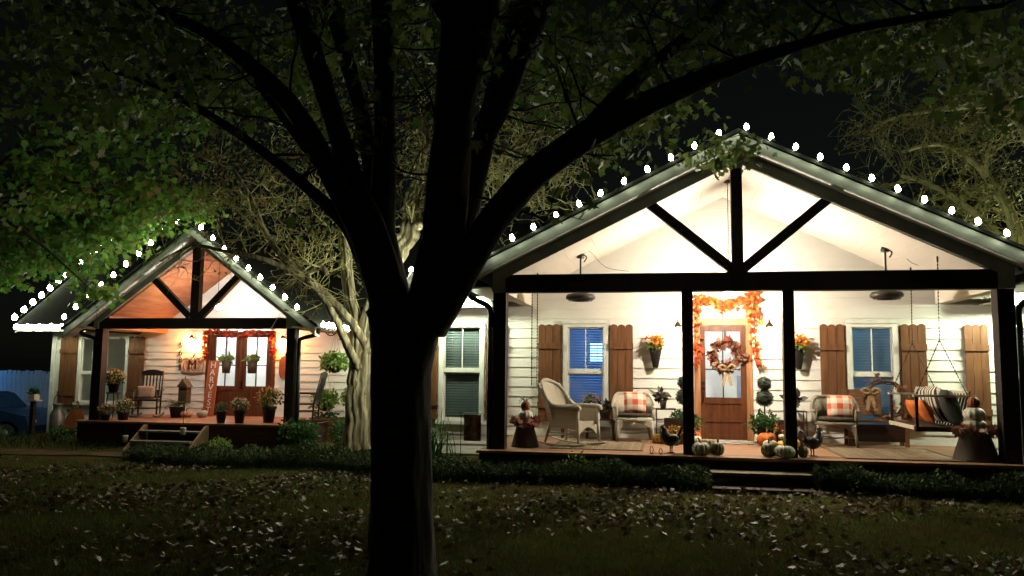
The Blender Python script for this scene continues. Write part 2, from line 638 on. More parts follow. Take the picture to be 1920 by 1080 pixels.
def window(house, x0, x1, z0, z1, yw, rail, muntin=True, blinds=True, split=1, tilt=.021, deep=.026):
    """casing as the part; sashes, panes, muntins, blind and sill under it"""
    c = 0.085
    yo = yw - 0.05
    w = MB()
    w.box(x0, x0 + c, yo, yw + 0.1, z0, z1).box(x1 - c, x1, yo, yw + 0.1, z0, z1)
    w.box(x0 + c, x1 - c, yo, yw + 0.1, z1 - c, z1).box(x0 + c, x1 - c, yo, yw + 0.1, z0, z0 + c * 0.7)
    w = w.build('window', TRIM, house)
    MB().box(x0 - 0.04, x1 + 0.04, yo - 0.05, yo - 0.001, z0 - 0.03, z0 + 0.03).build('sill', TRIM, w)
    MB().box(x0 - 0.03, x1 + 0.03, yo - 0.025, yo - 0.001, z1 - 0.02, z1 + 0.05).build('head_trim', TRIM, w)
    gx0, gx1, gz0, gz1 = x0 + c, x1 - c, z0 + c * 0.7, z1 - c
    wd = (gx1 - gx0 - (split - 1) * 0.12) / split
    for i in range(split):
        a = gx0 + i * (wd + 0.12)
        b = a + wd
        if i:
            MB().box(a - 0.12, a, yo + 0.005, yw + 0.1, gz0, gz1).build('mullion', TRIM, w)
        MB().box(a, b, yw - 0.02, yw + 0.05, rail - 0.028, rail + 0.028).build('meeting_rail', TRIM, w)
        s = MB()
        for q0, q1, yy in ((gz0, rail - 0.028, yw + 0.02), (rail + 0.028, gz1, yw)):
            s.box(a, a + 0.028, yy, yy + 0.03, q0, q1).box(b - 0.028, b, yy, yy + 0.03, q0, q1)
            s.box(a + 0.028, b - 0.028, yy, yy + 0.03, q1 - 0.025, q1).box(a + 0.028, b - 0.028, yy, yy + 0.03, q0, q0 + 0.03)
        s.build('sash', TRIM, w)
        if muntin:
            MB().box((a + b) / 2 - 0.009, (a + b) / 2 + 0.009, yw - 0.004, yw + 0.012, rail + 0.028, gz1).build('muntin', TRIM, w)
        MB().box(a, b, yw + 0.016, yw + 0.02, rail, gz1).build('pane', GLASS, w)
        MB().box(a, b, yw + 0.036, yw + 0.04, gz0, rail).build('pane', GLASS, w)
        if blinds:
            bm = MB()
            n = int((gz1 - gz0) / 0.05)
            for k in range(n):
                zc = gz1 - 0.03 - k * 0.05
                y0_, y1_ = yw + .095 - deep / 2, yw + .095 + deep / 2
                bm.add([(a + .01, y0_, zc - tilt), (b - .01, y0_, zc - tilt), (b - .01, y1_, zc + tilt), (a + .01, y1_, zc + tilt),
                        (a + .01, y0_, zc - tilt - .003), (b - .01, y0_, zc - tilt - .003), (b - .01, y1_, zc + tilt - .003), (a + .01, y1_, zc + tilt - .003)],
                       [(0, 1, 2, 3), (7, 6, 5, 4), (0, 4, 5, 1), (2, 6, 7, 3)])
            for xx in (a + 0.13, b - 0.13):
                bm.box(xx, xx + 0.008, yw + 0.09, yw + 0.094, gz0, gz1)
            bm.build('blind', BLIND, w, kind='stuff')
    return w

def room(house, x0, x1, y0, y1, z0, z1, material, floor=None):
    t = 0.06
    m = MB().box(x0, x1, y1, y1 + t, z0, z1).box(x0 - t, x0, y0, y1 + t, z0 - t, z1 + t).box(x1, x1 + t, y0, y1 + t, z0 - t, z1 + t)
    m.box(x0, x1, y0, y1 + t, z1, z1 + t)
    r = m.build('interior_room', material, house)
    MB().box(x0, x1, y0, y1, z0 - t, z0).build('room_floor', floor or FLOORIN, r)
    return r

def globe_lamp(name, c, r, watts, col, parent, sz=1.0):
    L = watts / (PI * 4 * PI * r * r)
    m = emit('%s_glow_%d_%s' % (name, int(watts * 10), '_'.join(str(int(k * 99)) for k in col)), col, L)
    return MB().ball((0, 0, 0), (r, r, r * sz), 10, 7).build(name, m, parent, True), c

def shutter(house, x0, x1, z0, z1, yw):
    n = 3
    w = (x1 - x0) / n
    s = MB().box(x0 + 0.01, x1 - 0.01, yw - 0.045, yw - 0.032, z0 + 0.02, z1 - 0.06).build('shutter', SHUTTER, house)
    for i in range(n):
        a, b = x0 + i * w + 0.003, x0 + (i + 1) * w - 0.003
        dz = random.uniform(-.006, .006)
        top = [(a + (b - a) * t, z1 + dz - 0.035 * (2 * t - 1) ** 2) for t in (1, .85, .7, .5, .3, .15, 0)]
        MB().prism([(a, z0), (b, z0)] + top, 'y', yw - 0.068 - random.uniform(0, .004), yw - 0.0455).build('shutter_board', SHUTTER, s)
    for zc in (z1 - 0.40, z0 + 0.30):
        MB().box(x0 - 0.004, x1 + 0.004, yw - 0.095, yw - 0.0725, zc - 0.055, zc + 0.055).build('batten', SHUTTER, s)
    return s

def rake_trim(house, apex, tipl, tipr, y0, y1, h, name, material):
    """two sloping boards meeting at the apex, top edge on the given line"""
    for tip in (tipl, tipr):
        poly = [(apex[0], apex[1]), (tip[0], tip[1]), (tip[0], tip[1] - h), (apex[0], apex[1] - h)]
        MB().prism(poly, 'y', y0, y1).build(name, material, house)

def bulb_string(label, pts, watts, col, name='string_lights', down=False, r=0.037):
    """a cord with a bulb at every point; each bulb a part"""
    root = empty(name, label, 'string lights')
    pts = [Vector(p) for p in pts]
    base = pts[0].copy()
    path = []
    for a, b in zip(pts, pts[1:]):
        for t in (0, .25, .5, .75):
            q = a.lerp(b, t)
            q.z -= 0.07 + 0.03 * math.sin(PI * t)
            path.append(q - base)
    path.append(pts[-1] - base - Vector((0, 0, .07)))
    MB().tube(path, 0.006, 5).build('cord', BLACKM, root)
    L = watts / (PI * 4 * PI * r * r)
    em = emit('bulb_glow_%d' % int(watts * 10), col, L)
    sk = MB().lathe([(0.016, -0.085), (0.018, -0.08), (0.018, -0.05), (0.014, -0.045)], 8)
    proto_b = None
    for p in pts:
        if proto_b is None:
            prof = [(0.004, r * 1.55), (0.022, r * 1.25), (r * .82, r * .62), (r, 0), (r * .84, -r * .62), (0.02, -r * 1.0)]
            proto_b = MB().lathe(prof[::-1], 8).build('bulb', em, root, True)
            proto_s = sk.build('socket', BLACKM, proto_b)
            o = proto_b
        else:
            o = proto_b.copy()
            COL.objects.link(o)
            s2 = proto_s.copy()
            COL.objects.link(s2)
            s2.parent = o
        o.location = p - base
        o.rotation_euler = (random.uniform(-.25, .25), random.uniform(-.25, .25), random.uniform(0, 6))
    root.location = base
    return root

# ================================================================== the cottage on the right
DW, DF = 14.905, 12.20
hr = empty('cottage', 'white sided cottage with wide low gable porch on dark posts, right of the trunk', 'house', 'the two cottages')
wins_r = [(-4.19, -3.31, 0.71, 2.58), (-1.83, -1.00, 0.73, 2.58), (3.11, 3.95, 0.73, 2.58), (5.66, 6.5, 0.71, 2.58)]
door_r = (0.52, 1.54, 0.5, 3.02)
CX, CAP = 1.07, 4.86
CEIL_S = 0.49
def ext_r(z):
    if z < 2.9:
        return (-4.62, 8.6)
    h = (CAP - z) / CEIL_S
    return (CX - h, CX + h)
ops = wins_r + [door_r]
wall_r = MB()
# backing in pieces round the openings
xs = sorted({-4.62, 8.6} | {o[i] for o in ops for i in (0, 1)})
for a, b in zip(xs, xs[1:]):
    mid = (a + b) / 2
    zz = [(-0.25, 2.95)]
    for o in ops:
        if o[0] < mid < o[1]:
            zz = [(-0.25, o[2]), (o[3], 2.95)] if o[3] < 2.95 else [(-0.25, o[2])]
    for z0, z1 in zz:
        if z1 > z0:
            wall_r.box(a, b, DW, DW + 0.1, z0, z1)
wall_r.prism([(CX - 3.85, 2.951), (0.52, 2.951), (0.52, 4.75)], 'y', DW, DW + .1)
wall_r.prism([(0.52, 3.021), (1.54, 3.021), (1.54, 4.72), (1.07, 4.93), (0.52, 4.72)], 'y', DW, DW + .1)
wall_r.prism([(1.54, 2.951), (CX + 3.85, 2.951), (1.54, 4.75)], 'y', DW, DW + .1)
wall_r.box(-4.62, -4.52, DW + .1, 19, -.25, 2.95)
wall_r = wall_r.build('wall', WHITE, hr)
siding(wall_r, DW, 30, 0.14, 0.1797, ext_r, ops, WHITE)
MB().box(-4.70, -4.60, DW - .045, DW + .06, -.2, 2.86).build('corner_board', TRIM, hr)
# windows and shutters
rails = 1.675
for i, o in enumerate(wins_r):
    window(hr, *o, DW, rails, muntin=True, blinds=True, tilt=.012 if i == 1 else .020, deep=.04 if i == 1 else .028)
for a, b in ((-4.58, -4.21), (-3.28, -2.88), (-2.29, -1.88), (-.965, -.55), (2.67, 3.07), (3.99, 4.39), (4.99, 5.36)):
    shutter(hr, a, b, 0.77, 2.55, DW)
# rooms behind the windows
TVBLUE = emit('television_glow', (0.12, 0.32, 1.0), 16.0)
r1 = room(hr, -4.45, -2.95, DW + .13, DW + 2.0, 0.4, 2.8, DARKIN)
r2 = room(hr, -2.35, -.35, DW + .13, DW + 2.2, 0.4, 2.8, WALLIN)
MB().box(-1.42, -.75, DW + 1.0, DW + 1.05, 1.86, 2.24).build('television', TVBLUE, r2)
r3 = room(hr, 2.75, 4.45, DW + .13, DW + 2.0, 0.4, 2.8, WALLIN)
o_, c_ = globe_lamp('assumed_blue_lamp', None, 0.10, 55.0, (0.25, 0.58, 1.0), r3)  # unseen lamp, assumed as the source of the blue light behind the blinds
o_.location = (2.92, DW + .55, 2.62)
r4 = room(hr, 5.4, 6.8, DW + .13, DW + 2.0, 0.4, 2.8, WALLIN)
o_, c_ = globe_lamp('assumed_blue_lamp', None, 0.10, 7.0, (0.45, 0.8, 0.85), r4)  # another unseen lamp assumed inside the room at the right edge
o_.location = (5.55, DW + .6, 2.62)
rd = room(hr, -.1, 2.5, DW + .13, DW + 2.2, 0.5, 3.3, WALLIN)
o_, c_ = globe_lamp('room_lamp', None, 0.12, P_ROOM * 1.3, (1.0, 0.96, 0.92), rd)
o_.location = (0.55, DW + 1.2, 3.05)
MB().box(1.45, 2.1, DW + 1.7, DW + 2.15, 0.5, 1.62).build('cabinet', mat('blue_cabinet', (0.30, 0.36, 0.50), .5), rd)
MB().box(.1, .7, DW + 1.75, DW + 2.15, 0.5, 1.3).build('dresser', mat('white_dresser', (.55, .53, .5), .5), rd)

# front door with transom
d = MB()
yo = DW - 0.055
d.box(0.53, 0.63, yo, DW + .1, .5, 3.0).box(1.43, 1.53, yo, DW + .1, .5, 3.0)
d.box(0.63, 1.43, yo, DW + .1, 2.90, 3.0).box(0.63, 1.43, yo, DW + .1, 2.53, 2.65)
DOORT = mat('door_casing_wood', (0.42, 0.20, 0.085), 0.45, (0.27, 0.12, 0.05), 5, (3, 3, .35), bump=.12)
d = d.build('front_door', DOORT, hr)
MB().box(1.02, 1.045, DW - .02, DW + .03, 2.65, 2.90).build('muntin', DOORT, d)
MB().box(.63, 1.02, DW, DW + .004, 2.65, 2.9).build('pane', GLASS, d)
MB().box(1.045, 1.43, DW, DW + .004, 2.65, 2.9).build('pane', GLASS, d)
s = MB()
ys0, ys1 = DW - .01, DW + .035
s.box(.635, .725, ys0, ys1, .515, 2.52).box(1.335, 1.425, ys0, ys1, .515, 2.52)
s.box(.725, 1.335, ys0, ys1, 2.42, 2.52).box(.725, 1.335, ys0, ys1, 1.14, 1.25).box(.725, 1.335, ys0, ys1, .515, .60).box(.725, 1.335, ys0, ys1, .82, .90)
s = s.build('door_slab', DOORW, d)
for z0, z1 in ((.60, .82), (.90, 1.14)):
    MB().box(.725, 1.335, ys0 + .014, ys1 - .01, z0, z1).build('door_panel', DOORW, d)
for xx0, xx1 in ((.725, 1.02), (1.04, 1.335)):
    for z0, z1 in ((1.25, 1.735), (1.755, 2.42)):
        MB().box(xx0, xx1, DW + .012, DW + .016, z0, z1).build('pane', GLASS, d)
MB().box(1.02, 1.04, DW, DW + .03, 1.25, 2.42).build('muntin', DOORW, d)
MB().box(.725, 1.02, DW + .001, DW + .03, 1.735, 1.755).build('muntin', DOORW, d)
MB().box(1.04, 1.335, DW + .001, DW + .03, 1.735, 1.755).build('muntin', DOORW, d)
hd = MB().lathe([(.028, 0), (.03, .008), (.02, .016)], 12)
hd = MB()
hd.tube([(.68, ys0, 1.50), (.68, ys0 - .02, 1.50)], .032, 10)
hd.tube([(.68, ys0, 1.40), (.68, ys0 - .02, 1.40)], .034, 10)
hd.tube([(.68, ys0 - .01, 1.37), (.68, ys0 - .06, 1.34), (.68, ys0 - .06, 1.22), (.68, ys0 - .01, 1.18)], .012, 8)
hd.build('handle', BLACKM, d)

# porch floor
DY0, DY1 = 11.98, DW - .03
deck = MB().box(-2.74, 4.95, DY0 + .06, DY1, .12, .455).build('porch_floor', SKIRT, hr)
nb = 20
bw = (DY1 - DY0) / nb
for i in range(nb):
    MB().box(-2.78, 4.98, DY0 + i * bw + .002, DY0 + (i + 1) * bw - .002, .457, .5 + random.uniform(-.0015, .0015)).build('deck_board', DECKM, deck)
for z0, z1 in ((-.05, .14), (.145, .30), (.305, .452)):
    MB().box(-2.74, .62, DY0 + .03, DY0 + .058, z0, z1).build('skirt_board', SKIRT, deck)
    MB().box(1.95, 4.95, DY0 + .03, DY0 + .058, z0, z1).build('skirt_board', SKIRT, deck)
st = MB().box(.64, 1.93, 11.66, DY0 + .05, .0, .285).build('steps', SKIRT, hr)
MB().box(.62, 1.95, 11.62, DY0 + .02, .287, .33).build('tread', mat('step_tread', (.16, .13, .07), .7, (.09, .07, .04), 6), st)
MB().box(.62, 1.95, 11.30, 11.61, .08, .16).build('tread', SKIRT, st)

# porch frame
for x, w in ((-2.49, .2), (.345, .16), (1.775, .16), (4.655, .22)):
    MB().box(x - w / 2, x + w / 2, DF, DF + w, .502, 2.888).build('post', DARK, hr)
MB().box(-2.40, 4.56, DF - .012, DF + .18, 2.89, 3.165).build('beam', DARK, hr)
MB().box(1.0, 1.16, DF + .0, DF + .15, 3.166, 4.80).build('king_post', DARK, hr)
MB().bar((1.02, DF + .07, 3.20), (-.28, DF + .07, 4.30), .12, .14).build('brace', DARK, hr)
MB().bar((1.14, DF + .07, 3.20), (2.46, DF + .07, 4.30), .12, .14).build('brace', DARK, hr)
for xc in (-2.50, 4.655):
    MB().box(xc - .09, xc + .09, DF + .205, DW - .028, 2.89, 3.30).build('side_beam', CEILW, hr)
# trim of the gable
APX = 1.09
TOP, SL = 5.19, 0.484
def zt(x, top=TOP):
    return top - SL * abs(x - APX)
rake_trim(hr, (APX, TOP - .02), (-3.02, zt(-3.02) - .02), (5.20, zt(5.20) - .02), 11.92, 11.96, .17, 'rake_board', RAKE)
rake_trim(hr, (APX, TOP - .19), (-2.60, zt(-2.60) - .19), (4.77, zt(4.77) - .19), DF - .04, DF - .012, .20, 'gable_trim', RAKE)
for x0, x1 in ((-2.60, -2.402), (4.562, 4.77)):
    MB().box(x0, x1, DF - .038, DF - .002, 2.89, zt(x0 if x0 < 0 else x1) - .16).build('trim_return', RAKE, hr)
MB().box(.99, 1.17, DF - .045, DF - .001, 4.72, 4.98).build('apex_block', RAKE, hr)
for sgn, xe in ((-1, -3.02), (1, 5.20)):
    poly = [(APX, TOP - .195), (xe, zt(xe) - .195), (xe, zt(xe) - .18), (APX, TOP - .18)]
    MB().prism(poly, 'y', 11.962, DF - .041).build('gable_soffit', TRIM, hr)
# eave boxes at both sides of the porch
for xa, xb in ((-3.0, -2.602), (4.772, 5.18)):
    MB().box(xa, xb, 11.97, 14.3, 2.93, 2.955).build('eave_soffit', TRIM, hr)
    xo = xa if xa < 0 else xb
    MB().box(xo - .012, xo + .012, 11.97, 14.3, 2.957, zt(xo) - .03).build('eave_fascia', RAKE, hr)
    g = MB()
    gx = xo + (-.07 if xa < 0 else .07)
    g.box(gx - .055, gx + .055, 11.95, 14.35, 3.04, 3.13)
    g.build('gutter', TRIM, hr)
def downspout(x_g, x_p, y, z_top, sgn, zend=.35):
    pts = smooth_path([(x_g, y, z_top), (x_g, y, z_top - .16), (x_g + sgn * .06, y, z_top - .25), (x_p - sgn * .07, y, z_top - .36), (x_p, y, z_top - .46), (x_p, y, z_top - .7)], 5)
    m = MB().tube(pts, .042, 10)
    m.tube([(x_p, y, z_top - .68), (x_p, y, zend), ], .042, 10)
    e = smooth_path([(x_p, y, zend + .02), (x_p - sgn * .05, y - .05, zend - .12), (x_p - sgn * .42, y - .12, zend - .26)], 5)
    m.tube(e, .042, 10)
    m.build('downspout', BLACKM, hr, True)
downspout(-2.99, -2.64, 12.25, 3.06, 1)
downspout(5.15, 4.83, 12.25, 3.06, -1)
# porch roof and ceiling
RB = 18.4
for xe in (-3.09, 5.27):
    poly = [(APX, TOP), (xe, zt(xe)), (xe, zt(xe) + .05), (APX, TOP + .055)]
    MB().prism(poly, 'y', 11.90, RB).build('porch_roof', SHINGLE, hr)
ncp = 8
for sgn in (-1, 1):
    ce = MB()
    for i in range(1):
        pass
    half = 3.50
    prev = None
    root_c = None
    for i in range(ncp):
        a, b = half * i / ncp + .004, half * (i + 1) / ncp - .001
        za, zb = CAP - CEIL_S * a, CAP - CEIL_S * b
        xa, xb = CX + sgn * a, CX + sgn * b
        poly = [(xa, za), (xb, zb), (xb, zb + .02), (xa, za + .02)]
        q = MB().prism(poly, 'y', DF + .19, DW + .02)
        if root_c is None:
            root_c = q.build('porch_ceiling', CEILW, hr)
        else:
            q.build('ceiling_plank', CEILW, root_c)
# main roof: beside the porch it comes forward to the eave, behind it starts at the wall
EY, EZ, RY = 14.33, 2.98, 18.7
def mainroof(house, x0, x1, y0, eave_y, eave_z, ridge_y, sl, material, back=4.2, th=.07):
    z0 = eave_z + sl * (y0 - eave_y)
    zr = eave_z + sl * (ridge_y - eave_y)
    MB().prism([(y0, z0), (ridge_y, zr), (ridge_y, zr + th), (y0, z0 + th)], 'x', x0, x1).build('roof_slope', material, house)
    if back:
        MB().prism([(ridge_y, zr), (ridge_y + back, zr - sl * back), (ridge_y + back, zr - sl * back + th), (ridge_y, zr + th)], 'x', x0, x1).build('roof_slope', material, house)
mainroof(hr, -4.95, -2.60, EY, EY, EZ, RY, SL, SHINGLE)
mainroof(hr, 4.77, 9.0, EY, EY, EZ, RY, SL, SHINGLE)
mainroof(hr, -2.60, 4.77, DW + .25, EY, EZ, RY, SL, SHINGLE)
for a, b in ((-4.92, -3.07), (5.25, 9.0)):
    MB().box(a, b, EY + .01, EY + .035, 2.83, 3.02).build('fascia', TRIM, hr)
    MB().box(a, b, EY - .10, EY + .008, 2.92, 3.01).build('gutter', TRIM, hr)
    MB().box(a, b, EY + .036, DW - .03, 2.86, 2.885).build('soffit', TRIM, hr)
MB().prism([(EY, EZ - .16), (RY, EZ + SL * (RY - EY) - .16), (RY, EZ + SL * (RY - EY) - .005), (EY, EZ - .005)], 'x', -4.985, -4.951).build('rake_board', RAKE, hr)
rebase(hr, (1, 16, 0.1))

# ================================================================== the cottage on the left
DL, LF = 19.0, 16.5
hl = empty('cottage', 'smaller white cottage with steep gable porch and wood ceiling, left of the trunk', 'house', 'the two cottages')
win_l = (-15.22, -13.74, 0.70, 2.50)
win_m = (-6.62, -5.8, .75, 2.50)
door_l = (-11.52, -9.62, 0.45, 2.64)
LX, LCAP, LCS = -10.40, 4.52, 0.735
def ext_l(z):
    if z < 2.62:
        return (-15.95, -4.66)
    h = (LCAP - z) / LCS
    return (LX - h, LX + h)
opl = [win_l, win_m, door_l]
wl = MB()
xs = sorted({-15.95, -4.66} | {o[i] for o in opl for i in (0, 1)})
for a, b in zip(xs, xs[1:]):
    mid = (a + b) / 2
    zz = [(-0.5, 2.70)]
    for o in opl:
        if o[0] < mid < o[1]:
            zz = [(-0.5, o[2]), (o[3], 2.70)]
    for z0, z1 in zz:
        wl.box(a, b, DL, DL + .1, z0, z1)
wl.prism([(LX - 2.6, 2.701), (LX + 2.6, 2.701), (LX, 4.62)], 'y', DL, DL + .1)
wl.box(-15.95, -15.85, DL + .1, DL + 6, -.5, 2.7)
wl.prism([(DL, 2.702), (DL + 6.4, 2.702), (DL + 3.2, 5.2)], 'x', -15.95, -15.85)
wl = wl.build('wall', WHITE, hl)
siding(wl, DL, 32, -.24, 0.1775, ext_l, opl, WHITE)
MB().box(-16.02, -15.90, DL - .05, DL + .06, -.4, 2.60).build('corner_board', TRIM, hl)
window(hl, *win_l, DL, 1.50, muntin=False, blinds=False, split=2)
window(hl, *win_m, DL, 1.62, muntin=False, blinds=True)
shutter(hl, -15.74, -15.24, .66, 2.47, DL)
shutter(hl, -13.72, -13.26, .66, 2.47, DL)
shutter(hl, -7.15, -6.66, .75, 2.47, DL)
q1 = room(hl, -15.6, -13.4, DL + .13, DL + 2.6, .4, 2.75, WALLIN)
o_, c_ = globe_lamp('table_lamp', None, .09, 5.0, (1.0, .85, .55), q1)
o_.location = (-13.95, DL + 1.9, 1.75)
MB().lathe([(.02, 0), (.10, .01), (.03, .05), (.05, .25), (.015, .35)], 12).build('lamp_base', IRON, o_).location = (0, 0, -.45)
MB().box(-14.6, -13.5, DL + 1.5, DL + 2.3, .4, 1.25).build('console', DOORW, q1)
q2 = room(hl, -12.3, -9.1, DL + .13, DL + 2.3, .45, 3.0, WALLIN)
o_, c_ = globe_lamp('room_lamp', None, .12, P_ROOM * 1.6, (1.0, .97, .93), q2)
o_.location = (-11.3, DL + 1.2, 2.78)
MB().box(-10.6, -9.4, DL + 1.9, DL + 2.25, .45, 1.38).build('console', mat('pink_console', (.5, .3, .24), .5), q2)
q3 = room(hl, -6.9, -5.5, DL + .13, DL + 1.5, .4, 2.7, DARKIN)

# double doors
yo = DL - .055
d = MB()
d.box(-11.51, -11.42, yo, DL + .1, .45, 2.62).box(-9.72, -9.63, yo, DL + .1, .45, 2.62).box(-11.42, -9.72, yo, DL + .1, 2.52, 2.62)
d = d.build('double_door', DOORW, hl)
for x0, x1 in ((-11.415, -10.572), (-10.565, -9.722)):
    s = MB()
    a, b = x0 + .14, x1 - .14
    ys0, ys1 = DL - .01, DL + .035
    s.box(x0, a, ys0, ys1, .465, 2.515).box(b, x1, ys0, ys1, .465, 2.515)
    s.box(a, b, ys0, ys1, 2.45, 2.515).box(a, b, ys0, ys1, 1.10, 1.22).box(a, b, ys0, ys1, .465, .58)
    s.build('door_slab', DOORW, d)
    MB().box(a, b, ys0 + .014, ys1 - .01, .58, 1.10).build('door_panel', DOORW, d)
    mx = (a + b) / 2
    for xx0, xx1 in ((a, mx - .012), (mx + .012, b)):
        for z0, z1 in ((1.22, 1.73), (1.755, 2.45)):
            MB().box(xx0, xx1, DL + .012, DL + .016, z0, z1).build('pane', GLASS, d)
    MB().box(mx - .012, mx + .012, DL, DL + .03, 1.22, 2.45).build('muntin', DOORW, d)
    MB().box(a, mx - .012, DL + .001, DL + .03, 1.73, 1.755).build('muntin', DOORW, d)
    MB().box(mx + .012, b, DL + .001, DL + .03, 1.73, 1.755).build('muntin', DOORW, d)
MB().tube([(-10.50, DL - .01, 1.35), (-10.50, DL - .07, 1.35), (-10.50, DL - .07, 1.15), (-10.50, DL - .01, 1.15)], .014, 6).build('handle', BLACKM, d)

# porch of the left cottage
LD0, LD1, LZ = 16.28, DL - .03, .47
deckl = MB().box(-13.0, -7.88, LD0 + .06, LD1, -.1, LZ - .045).build('porch_floor', SKIRT, hl)
nb = 18
bw = (LD1 - LD0) / nb
DECKL = mat('deck_stain_red', (.34, .16, .10), .55, (.2, .09, .055), 4, (.5, 5, 1), bump=.12, bscale=25)
for i in range(nb):
    MB().box(-13.04, -7.84, LD0 + i * bw + .002, LD0 + (i + 1) * bw - .002, LZ - .043, LZ + random.uniform(-.0015, .0015)).build('deck_board', DECKL, deckl)
SKL = mat('skirt_board_red', (.11, .045, .026), .7, (.06, .025, .014), 5, (.5, 1, 3), bump=.1)
for z0, z1 in ((-.15, .05), (.055, .235), (.24, LZ - .046)):
    MB().box(-9.75, -7.9, LD0 + .03, LD0 + .058, z0, z1).build('skirt_board', SKL, deckl)
    MB().box(-13.0, -11.3, LD0 + .03, LD0 + .058, z0, z1).build('skirt_board', SKIRT, deckl)
sa, sb = -11.22, -9.80
stl = MB().prism([(15.45, -.12), (LD0 + .02, -.12), (LD0 + .02, LZ - .05), (LD0 - .08, LZ - .05)], 'x', sa - .05, sa).build('steps', mat('stringer_tan', (.30, .19, .10), .6), hl)
MB().prism([(15.45, -.12), (LD0 + .02, -.12), (LD0 + .02, LZ - .05), (LD0 - .08, LZ - .05)], 'x', sb, sb + .05).build('stringer', mat('stringer_tan', (.3, .19, .1)), stl)
for i, (yy, zz) in enumerate(((15.95, .27), (15.66, .08))):
    MB().box(sa + .002, sb - .002, yy, yy + .28, zz, zz + .04).build('tread', mat('tread_grey', (.16, .14, .11), .7), stl)
for x, w in ((-12.74, .2), (-8.02, .2)):
    MB().box(x - w / 2, x + w / 2, LF, LF + w, LZ + .002, 2.548).build('post', STAIN if False else DARK, hl)
MB().box(-12.74, -8.12, LF - .012, LF + .18, 2.55, 2.785).build('beam', DARK, hl)
MB().box(-10.48, -10.28, LF + .01, LF + .16, 2.786, 4.56).build('king_post', DARK, hl)
MB().bar((-10.50, LF + .08, 2.82), (-11.66, LF + .08, 3.88), .12, .15).build('brace', DARK, hl)
MB().bar((-10.26, LF + .08, 2.82), (-9.20, LF + .08, 3.88), .12, .15).build('brace', DARK, hl)
for tipx in (-12.84, -7.96):
    MB().prism([(LX, 4.63), (tipx, 4.63 - .735 * abs(tipx - LX)), (tipx, 4.63 - .735 * abs(tipx - LX) - .10), (LX, 4.53)], 'y', LF + .19, LF + .30).build('rafter', STAIN, hl)
for xc in (-12.74, -8.02):
    MB().box(xc - .09, xc + .09, LF + .205, DL - .028, 2.55, 2.86).build('side_beam', CEDAR, hl)
LAP, LTOP, LSL = -10.34, 4.82, .735
def zl(x):
    return LTOP - LSL * abs(x - LAP)
rake_trim(hl, (LAP, LTOP - .02), (-13.42, zl(-13.42) - .02), (-7.32, zl(-7.32) - .02), 16.19, 16.225, .19, 'rake_board', RAKE)
rake_trim(hl, (LAP, LTOP - .22), (-12.86, zl(-12.86) - .22), (-7.88, zl(-7.88) - .22), LF - .04, LF - .012, .16, 'gable_trim', RAKE)
for x0, x1 in ((-12.86, -12.742), (-8.118, -7.88)):
    MB().box(x0, x1, LF - .038, LF - .002, 2.55, zl(x0 if x0 < -10 else x1) - .2).build('trim_return', RAKE, hl)
for xe in (-13.42, -7.32):
    MB().prism([(LAP, LTOP - .225), (xe, zl(xe) - .225), (xe, zl(xe) - .21), (LAP, LTOP - .21)], 'y', 16.227, LF - .041).build('gable_soffit', TRIM, hl)
    MB().prism([(LAP, LTOP), (xe + (-.06 if xe < -10 else .06), zl(xe + (-.06 if xe < -10 else .06))), (xe + (-.06 if xe < -10 else .06), zl(xe + (-.06 if xe < -10 else .06)) + .055), (LAP, LTOP + .06)], 'y', 16.17, 21.4).build('porch_roof', SHINGLE, hl)
for sgn in (-1, 1):
    root_c = None
    for i in range(12):
        half = 2.30
        a, b = half * i / 12 + .003, half * (i + 1) / 12 - .003
        xa, xb = LX + sgn * a, LX + sgn * b
        za, zb = LCAP - LCS * a, LCAP - LCS * b
        q = MB().prism([(xa, za), (xb, zb), (xb, zb + .02), (xa, za + .02)], 'y', LF + .31, DL + .02)
        if root_c is None:
            root_c = q.build('porch_ceiling', CEDAR, hl)
        else:
            q.build('ceiling_plank', CEDAR, root_c)
EYL, EZL, RYL = 18.50, 2.72, 22.1
mainroof(hl, -16.75, -13.40, EYL, EYL, EZL, RYL, .76, SHINGLE, 3.6)
mainroof(hl, -7.34, -4.4, EYL, EYL, EZL, RYL, .76, SHINGLE, 3.6)
mainroof(hl, -13.40, -7.34, DL + .15, EYL, EZL, RYL, .76, SHINGLE, 3.6)
for a, b in ((-16.72, -13.46), (-7.28, -4.7)):
    MB().box(a, b, EYL + .01, EYL + .035, 2.58, 2.77).build('fascia', TRIM, hl)
    MB().box(a, b, EYL - .10, EYL + .008, 2.66, 2.75).build('gutter', TRIM, hl)
    MB().box(a, b, EYL + .036, DL - .03, 2.60, 2.625).build('soffit', TRIM, hl)
MB().prism([(EYL, EZL - .18), (RYL, EZL + .76 * (RYL - EYL) - .18), (RYL, EZL + .76 * (RYL - EYL) - .005), (EYL, EZL - .005)], 'x', -16.785, -16.751).build('rake_board', RAKE, hl)
for x_g, x_p, sgn in ((-13.30, -12.90, 1), (-7.42, -7.86, -1)):
    y = 16.6
    pts = smooth_path([(x_g, y, 2.60), (x_g, y, 2.50), (x_g + sgn * .06, y, 2.42), (x_p - sgn * .06, y, 2.34), (x_p, y, 2.26), (x_p, y, 2.0)], 5)
    m = MB().tube(pts, .045, 10).tube([(x_p, y, 2.02), (x_p, y, .05)], .045, 10)
    m.build('downspout', BLACKM, hl, True)
for xa, xb in ((-13.38, -12.862), (-7.878, -7.36)):
    MB().box(xa, xb, 16.23, 18.48, 2.56, 2.58).build('eave_soffit', TRIM, hl)
    xo = xa if xa < -10 else xb
    MB().box(xo - .012, xo + .012, 16.23, 18.48, 2.582, zl(xo) - .03).build('eave_fascia', RAKE, hl)
rebase(hl, (-10.4, 20, 0))

